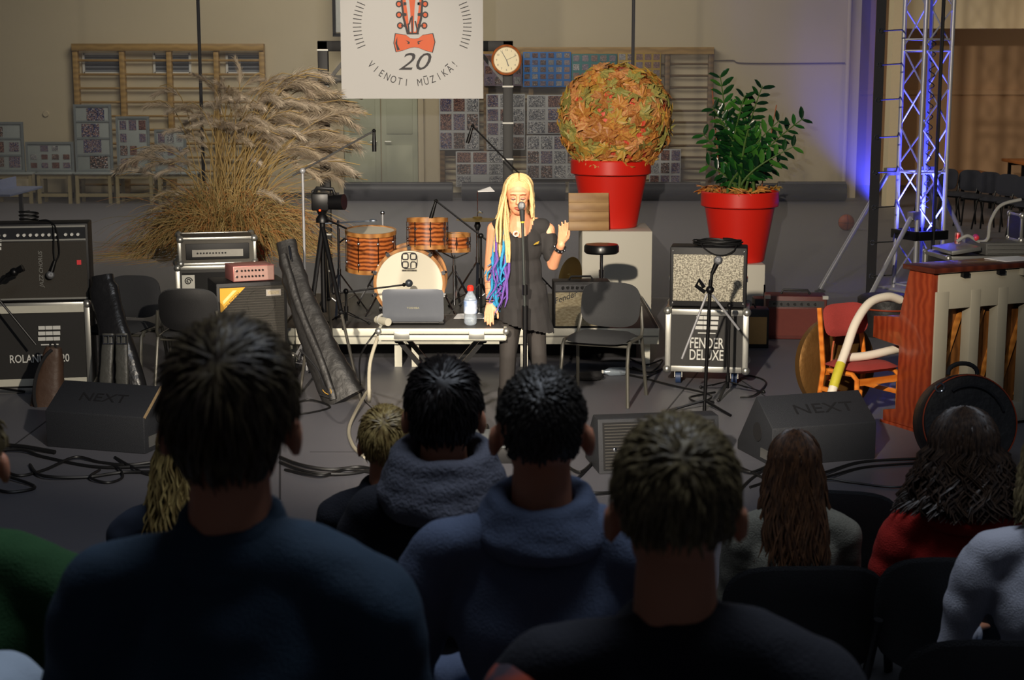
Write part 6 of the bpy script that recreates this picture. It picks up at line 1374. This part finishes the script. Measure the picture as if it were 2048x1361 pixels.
MB(TR(.05, .33, .175) @ RX(R(-70))).prism([(x*1.9, z*1.9) for x, z in ((-.04, -.04), (.04, -.04), (.045, .03), (.0, .05), (-.045, .03))], 0, .012).build('star_patch', dnv, t); MB(TR(.05, .33, .178) @ RX(R(-70))).prism(st_, -.006, .012).build('star', K['white'], t)
# tiers and benches they sit on
tm = mat('tier_plywood', (70,62,54), .8)
tr_ = bpy.data.objects.new('floor_tiers', None); COL.objects.link(tr_); struct(tr_)
for i, (y0, y1, sz) in enumerate(((1.35, 2.45, 1.12), (2.5, 3.15, .99), (3.2, 3.95, .87), (4.0, 4.75, .68))):
    fz_ = sz-.47; x0, x1 = -2.3, (.62, .62, .30, .02)[i]
    MB().box(((x0+x1)/2, (y0+y1)/2, fz_/2), (x1-x0, y1-y0, fz_)).build('tier', tm, tr_); MB().box(((x0+x1)/2, y0+.28, fz_+.19), (x1-x0, .36, .38)).build('bench', tm, tr_)
# front chairs
front = mat('black_fabric_front', (22,23,27), .9, var=.15, scale=100, bump=.3, bscale=300)
def front_chair(u, v, D, rz, label, sc=1.0):
    y = (D-(CAMH-.8)*_s)/_c; p = PY(u, v, y); return chair((p.x, y+.25*sc, 0), rz+PI, label, front, K['blackm'], 'chairs of the front audience', (p.z/.83))
front_chair(1606, 1122, 4.95, R(2), 'black chair back behind the long brown hair')
front_chair(1948, 1102, 4.86, R(-4), 'black chair back behind the red hooded sweater')
front_chair(2035, 1258, 4.08, R(-3), 'black chair back nearest the camera at the right edge')
front_chair(1695, 975, 5.9, R(-12), 'empty grey chair between the long-haired and red-hooded people')

# ------------------------------------------------------------------ singer
sy = G(1050, 885).y; t = thing('person', 'singer with long blond and blue dreadlocks in a black sleeveless tunic', 'person', (PY(1040, 500, sy).x, sy, 0)); O = t.location.copy()
def q(u, v, dy=0.0): return PY(u, v, sy+dy)-O
m1 = 1/S((0, sy, 1.2)); hc = q(1036, 392, -.01); zf = 0.0
Bd = Blob(); head_blob(Bd, hc, -1, 1.03); Bd.cone(hc+Vector((0, .02, -.05)), q(1040, 446, .02), .048, .055)
Bd.chain([q(1040, 452, .02), q(1040, 520, .02), q(1042, 580, .02), q(1042, 620, .02)], [.095, .105, .10, .12]); Bd.chain([q(1000, 452, .02), q(1082, 452, .02)], [.045, .045])
Lk = Blob(); Dr = Blob()
sL, eL, wL = q(988, 458, .02), q(979, 548, .06), q(980, 606, -.02); Bd.chain([q(1010, 450, .02), sL, eL, wL], [.05, .046, .037, .026]); hand(Bd, wL, (-.05, -.35, -.75), (.9, -.3, .0), (.1, .5, -.8), .9, .3)
sR, eR, wR = q(1096, 460, .02), q(1106, 530, -.03), q(1122, 490, -.17); Bd.chain([q(1070, 450, .02), sR, eR], [.05, .046, .038]); Bd.chain([eR, wR], [.037, .026]); hand(Bd, wR, (.16, -.12, 1), (.75, -.5, .1), (-.5, -.85, .1), .95, .32, .32)
for sx, uh, uk, ua, vk in ((-1, 1022, 1016, 1010, 710), (1, 1066, 1076, 1088, 706)):
    hp, kn = q(uh, 628, .02), q(uk, vk, -.03); an = q(ua, 862, .04); an.z = .10; Bd.chain([hp, kn, an], [.075, .05, .036]); Lk.chain([hp, kn, kn*.55+an*.45, an], [.082, .057, .052, .042])
    bt = Blob(); bt.chain([kn*.5+an*.5, an, an+Vector((0, 0, -.06))], [.060, .050, .046]); bt.cone(an+Vector((0, .02, -.07)), an+Vector((0, -.15, -.075)), .042, .034); put('boot', bt.mesh('boot', .008, 3, .003, 20), mat('black_boot_leather', (22,20,20), .35, bump=.2), t)
put('body', Bd.mesh('body', .0055, 3), K['skin'], t); put('leggings', Lk.mesh('leggings', .009, 3), mat('dark_leggings', (48,44,42), .8, var=.1), t)
# tunic: torso shell with a scoop neck and slanted hem
Dr.chain([q(1000, 455, .02), q(1084, 455, .02)], [.062, .062]); Dr.ell(q(1041, 490, .01), (.150, .118, .17)); Dr.ell(q(1042, 545, .02), (.140, .118, .2)); Dr.ell(q(1046, 600, .02), (.165, .13, .2)); Dr.chain([q(1046, 610, .02), q(1052, 672, .02)], [.165, .185])
cN = q(1040, 444)
def keep(p):
    hem = q(1040, 650).z-(p.x-q(1040, 650).x)*.24
    if p.z < hem: return False
    if p.z > cN.z-.0 and abs(p.x-cN.x) < .075: return False
    e = ((p.x-cN.x)/.078)**2+((p.z-cN.z)/.085)**2
    return not (e < 1 and p.y < .03) and p.z < q(1040, 436).z
put('tunic', Dr.mesh('tunic', .008, 3, .008, 7, keep), mat('black_jersey', (40,38,38), .9, var=.1, scale=14, bump=.2, bscale=300), t)
Sl = Blob(); Sl.chain([sR+(eR-sR)*.30, sR+(eR-sR)*.72], [.060, .056]); Sl.cone(sR+Vector((-.03, 0, .01)), sR+Vector((-.06, 0, -.1)), .05, .06); put('sleeve', Sl.mesh('sleeve', .008, 3, .004), mat('black_jersey', (40,38,38)), t)
# face
fy = lambda x, z, o_=0.0: hc+Vector((x, -.0*1-o_, z))*1.03
brow = mat('brow_brown', (120,80,52), .7); lash = mat('lash_dark', (40,28,26), .6); lipm = mat('lips', (186,92,84), .4)
for sx in (-1, 1):
    MB().tube([fy(sx*.014, .012, .094), fy(sx*.030, .018, .093), fy(sx*.048, .012, .080)], [.003, .0034, .0015], 6).build('eyebrow', brow, t); MB().tube([fy(sx*.015, -.012, .096), fy(sx*.030, -.018, .097), fy(sx*.046, -.011, .084)], [.0022, .0036, .002], 6).build('eyelashes', lash, t); MB().ell(fy(sx*.030, -.010, .083), (.017, .012, .009), 12, 8).build('eyelid', mat('eyelid_shadow', (190,126,104), .5), t)
MB().tube([fy(-.022, -.066, .094), fy(-.009, -.061, .103), fy(0, -.063, .104), fy(.009, -.061, .103), fy(.022, -.066, .094)], [.002, .0045, .004, .0045, .002], 6).build('upper_lip', lipm, t); MB().tube([fy(-.019, -.072, .094), fy(0, -.077, .103), fy(.019, -.072, .094)], [.002, .0055, .002], 6).build('lower_lip', lipm, t)
# dreadlocks
random.seed(5); bl_ = mat('blond_dreadlock', (216,184,128), .7, var=.2, scale=60, bump=.6, bscale=160); bm_ = [mat('turquoise_dreadlock', (40,138,184), .7, var=.2, scale=60, bump=.5, bscale=160), mat('purple_dreadlock', (108,74,160), .7, var=.2, scale=60, bump=.5, bscale=160)]
cc = hc+Vector((0, .012, .022)); HB = MB(); HC = [MB(), MB()]
for i in range(120):
    a = random.uniform(-.15, PI+.15) if i < 70 else random.uniform(PI-.6, PI+.55) if i < 100 else random.uniform(-.45, .15); el = random.uniform(.12, 1.3) if i < 70 else random.uniform(.2, .8)
    P_ = []; dr = Vector((math.cos(a), math.sin(a), 0)); left = dr.x < .25
    for k_ in range(5):
        e2 = el+(1.5-el)*k_/4; P_.append(cc+Vector((math.sin(e2)*dr.x*.094, math.sin(e2)*dr.y*.112, math.cos(e2)*.116)))
    p = P_[-1]
    if left: tgt = Vector((q(random.uniform(988, 1018), 0).x, p.y*.6-random.uniform(.02, .13), 0)); L_ = random.uniform(.30, .46)
    else: tgt = Vector((p.x+.004, p.y, 0)); L_ = random.uniform(.10, .2) if dr.y < .5 else random.uniform(.2, .4)
    for k_ in range(7):
        u_ = (k_+1)/7; P_.append(Vector((p.x+(tgt.x-p.x)*min(1, u_*1.5)+.004*math.sin(i+k_), p.y+(tgt.y-p.y)*min(1, u_*1.3), p.z-L_*u_)))
    rr = random.uniform(.0075, .0105); HB.tube(P_, [rr*.7]+[rr]*10+[rr*.75], 6)
    if left and random.random() < .8:
        e = P_[-1]; L2 = random.uniform(.16, .40); Q_ = [P_[-3]+Vector((0, .012, 0))]+[e+Vector((random.uniform(-.02, .02)*k_*.4-.006*k_, .008, -L2*k_/5)) for k_ in range(1, 6)]; HC[random.random() < .4].tube(Q_, [rr, rr, rr*1.1, rr, rr*.8, rr*.3], 6)
HB.ell(cc+Vector((0, .010, .030)), (.085, .100, .084), 24, 16)
for i in range(15):
    for sx in (-1, 1):
        y0_ = -.082+i*.011; P_ = []; e0 = math.asin(max(-.95, min(.95, y0_/.104)))
        for k_ in range(8):
            a = .05+k_*.22; P_.append(cc+Vector((0, .010, .030))+Vector((sx*.089*math.sin(a)*math.cos(e0)+.006, .104*math.sin(e0)+.010*k_*.4, .089*math.cos(a)*math.cos(e0))))
        HB.tube(P_, [.006]+[.0075]*6+[.006], 6)
put('hair', HB.mesh('hair', ang=1.4, weld=0), bl_, t, 'blond dreadlocks')
for k_ in range(2): put('dreadlock_ends', HC[k_].mesh('dreadlock_ends', ang=1.4, weld=0), bm_[k_], t, ('turquoise dreadlock ends', 'purple dreadlock ends')[k_])
# jewellery
dW = (wR-eR).normalized(); Mw = dW.to_track_quat('Z', 'Y').to_matrix().to_4x4()
MB(TR(wR-dW*.03) @ Mw).lathe([(.030, -.014), (.034, -.014), (.034, .014), (.030, .014)], 18, loop=True).build('studded_bracelet', K['black'], t)
for k_ in range(9): a = 2*PI*k_/9; MB(TR(wR-dW*.03) @ Mw).ell((.036*math.cos(a), .036*math.sin(a), 0), .0085, 8, 6).build('stud', K['chrome'], t)
for dz_ in (0, .014): MB().torus(wL+Vector((0, 0, .012+dz_)), .031, .004, n=18, m=6).build('wrist_band', K['black'], t)
mb = MB(); pn = q(1032, 468, -.122); mb.torus(pn, .016, .004, RX(PI/2), 18, 6); mb.build('pendant', K['white'], t); MB().prism([(q(1066, 483).x, q(1066, 486).z), (q(1076, 480).x, q(1076, 484).z), (q(1078, 478).x, q(1078, 478).z), (q(1070, 482).x, q(1070, 482).z)], -.122, -.116).build('gold_brooch', mat('gold', (230,190,80), .25, .9), t)
# tattoo lines on the left forearm
tat = mat('tattoo_ink', (70,66,70), .6)
for k_ in range(7):
    c0 = eL.lerp(wL, .15+.1*k_); MB().torus(c0+Vector((0, 0, 0)), .0365-.0012*k_, .0012, RX(.5 if k_ % 2 else -.5), 20, 4, arc=(PI*1.1, PI*1.8)).build('tattoo', tat, t)
# her microphone stand
ms = G(1049, 905); y0 = sy-.24; ms = Vector((PY(1050, 700, y0).x, y0, 0)); t = thing('mic_stand', 'straight black microphone stand with silver microphone before the singer', 'microphone stand', ms, 0, 'microphone stands'); pt = lambda u, v: PY(u, v, y0)-ms
MB().lathe([(0, 0), (.13, 0), (.13, .015), (.03, .03), (0, .03)], 24).build('round_base', K['blackm'], t); MB().tube([(0, 0, .02), pt(1050, 640)], .014, 10).build('lower_tube', K['blackm'], t); MB().tube([pt(1050, 640), pt(1045, 446)], .010, 10).build('upper_tube', mat('dark_steel', (70,74,72), .4, .6), t)
MB().tube([pt(1050, 612), pt(1050, 660)], .021, 10).build('clutch', K['blackm'], t); MB().tube([pt(1050, 570), pt(1050, 590)], .018, 10).build('tape_wrap', K['blackm'], t); MB().tube([pt(1045, 440), pt(1045, 446)], .013, 10).build('yellow_ring', mat('yellow_tape', (196,184,54)), t)
MB().tube([pt(1045, 443), pt(1044, 420)], [.014, .018], 12).build('mic_body', mat('mic_grey', (60,62,64), .4, .4), t); MB().ell(pt(1043, 412), (.025, .025, .028), 16, 10).build('mic_grille', mat('mic_grille', (150,152,156)), t)
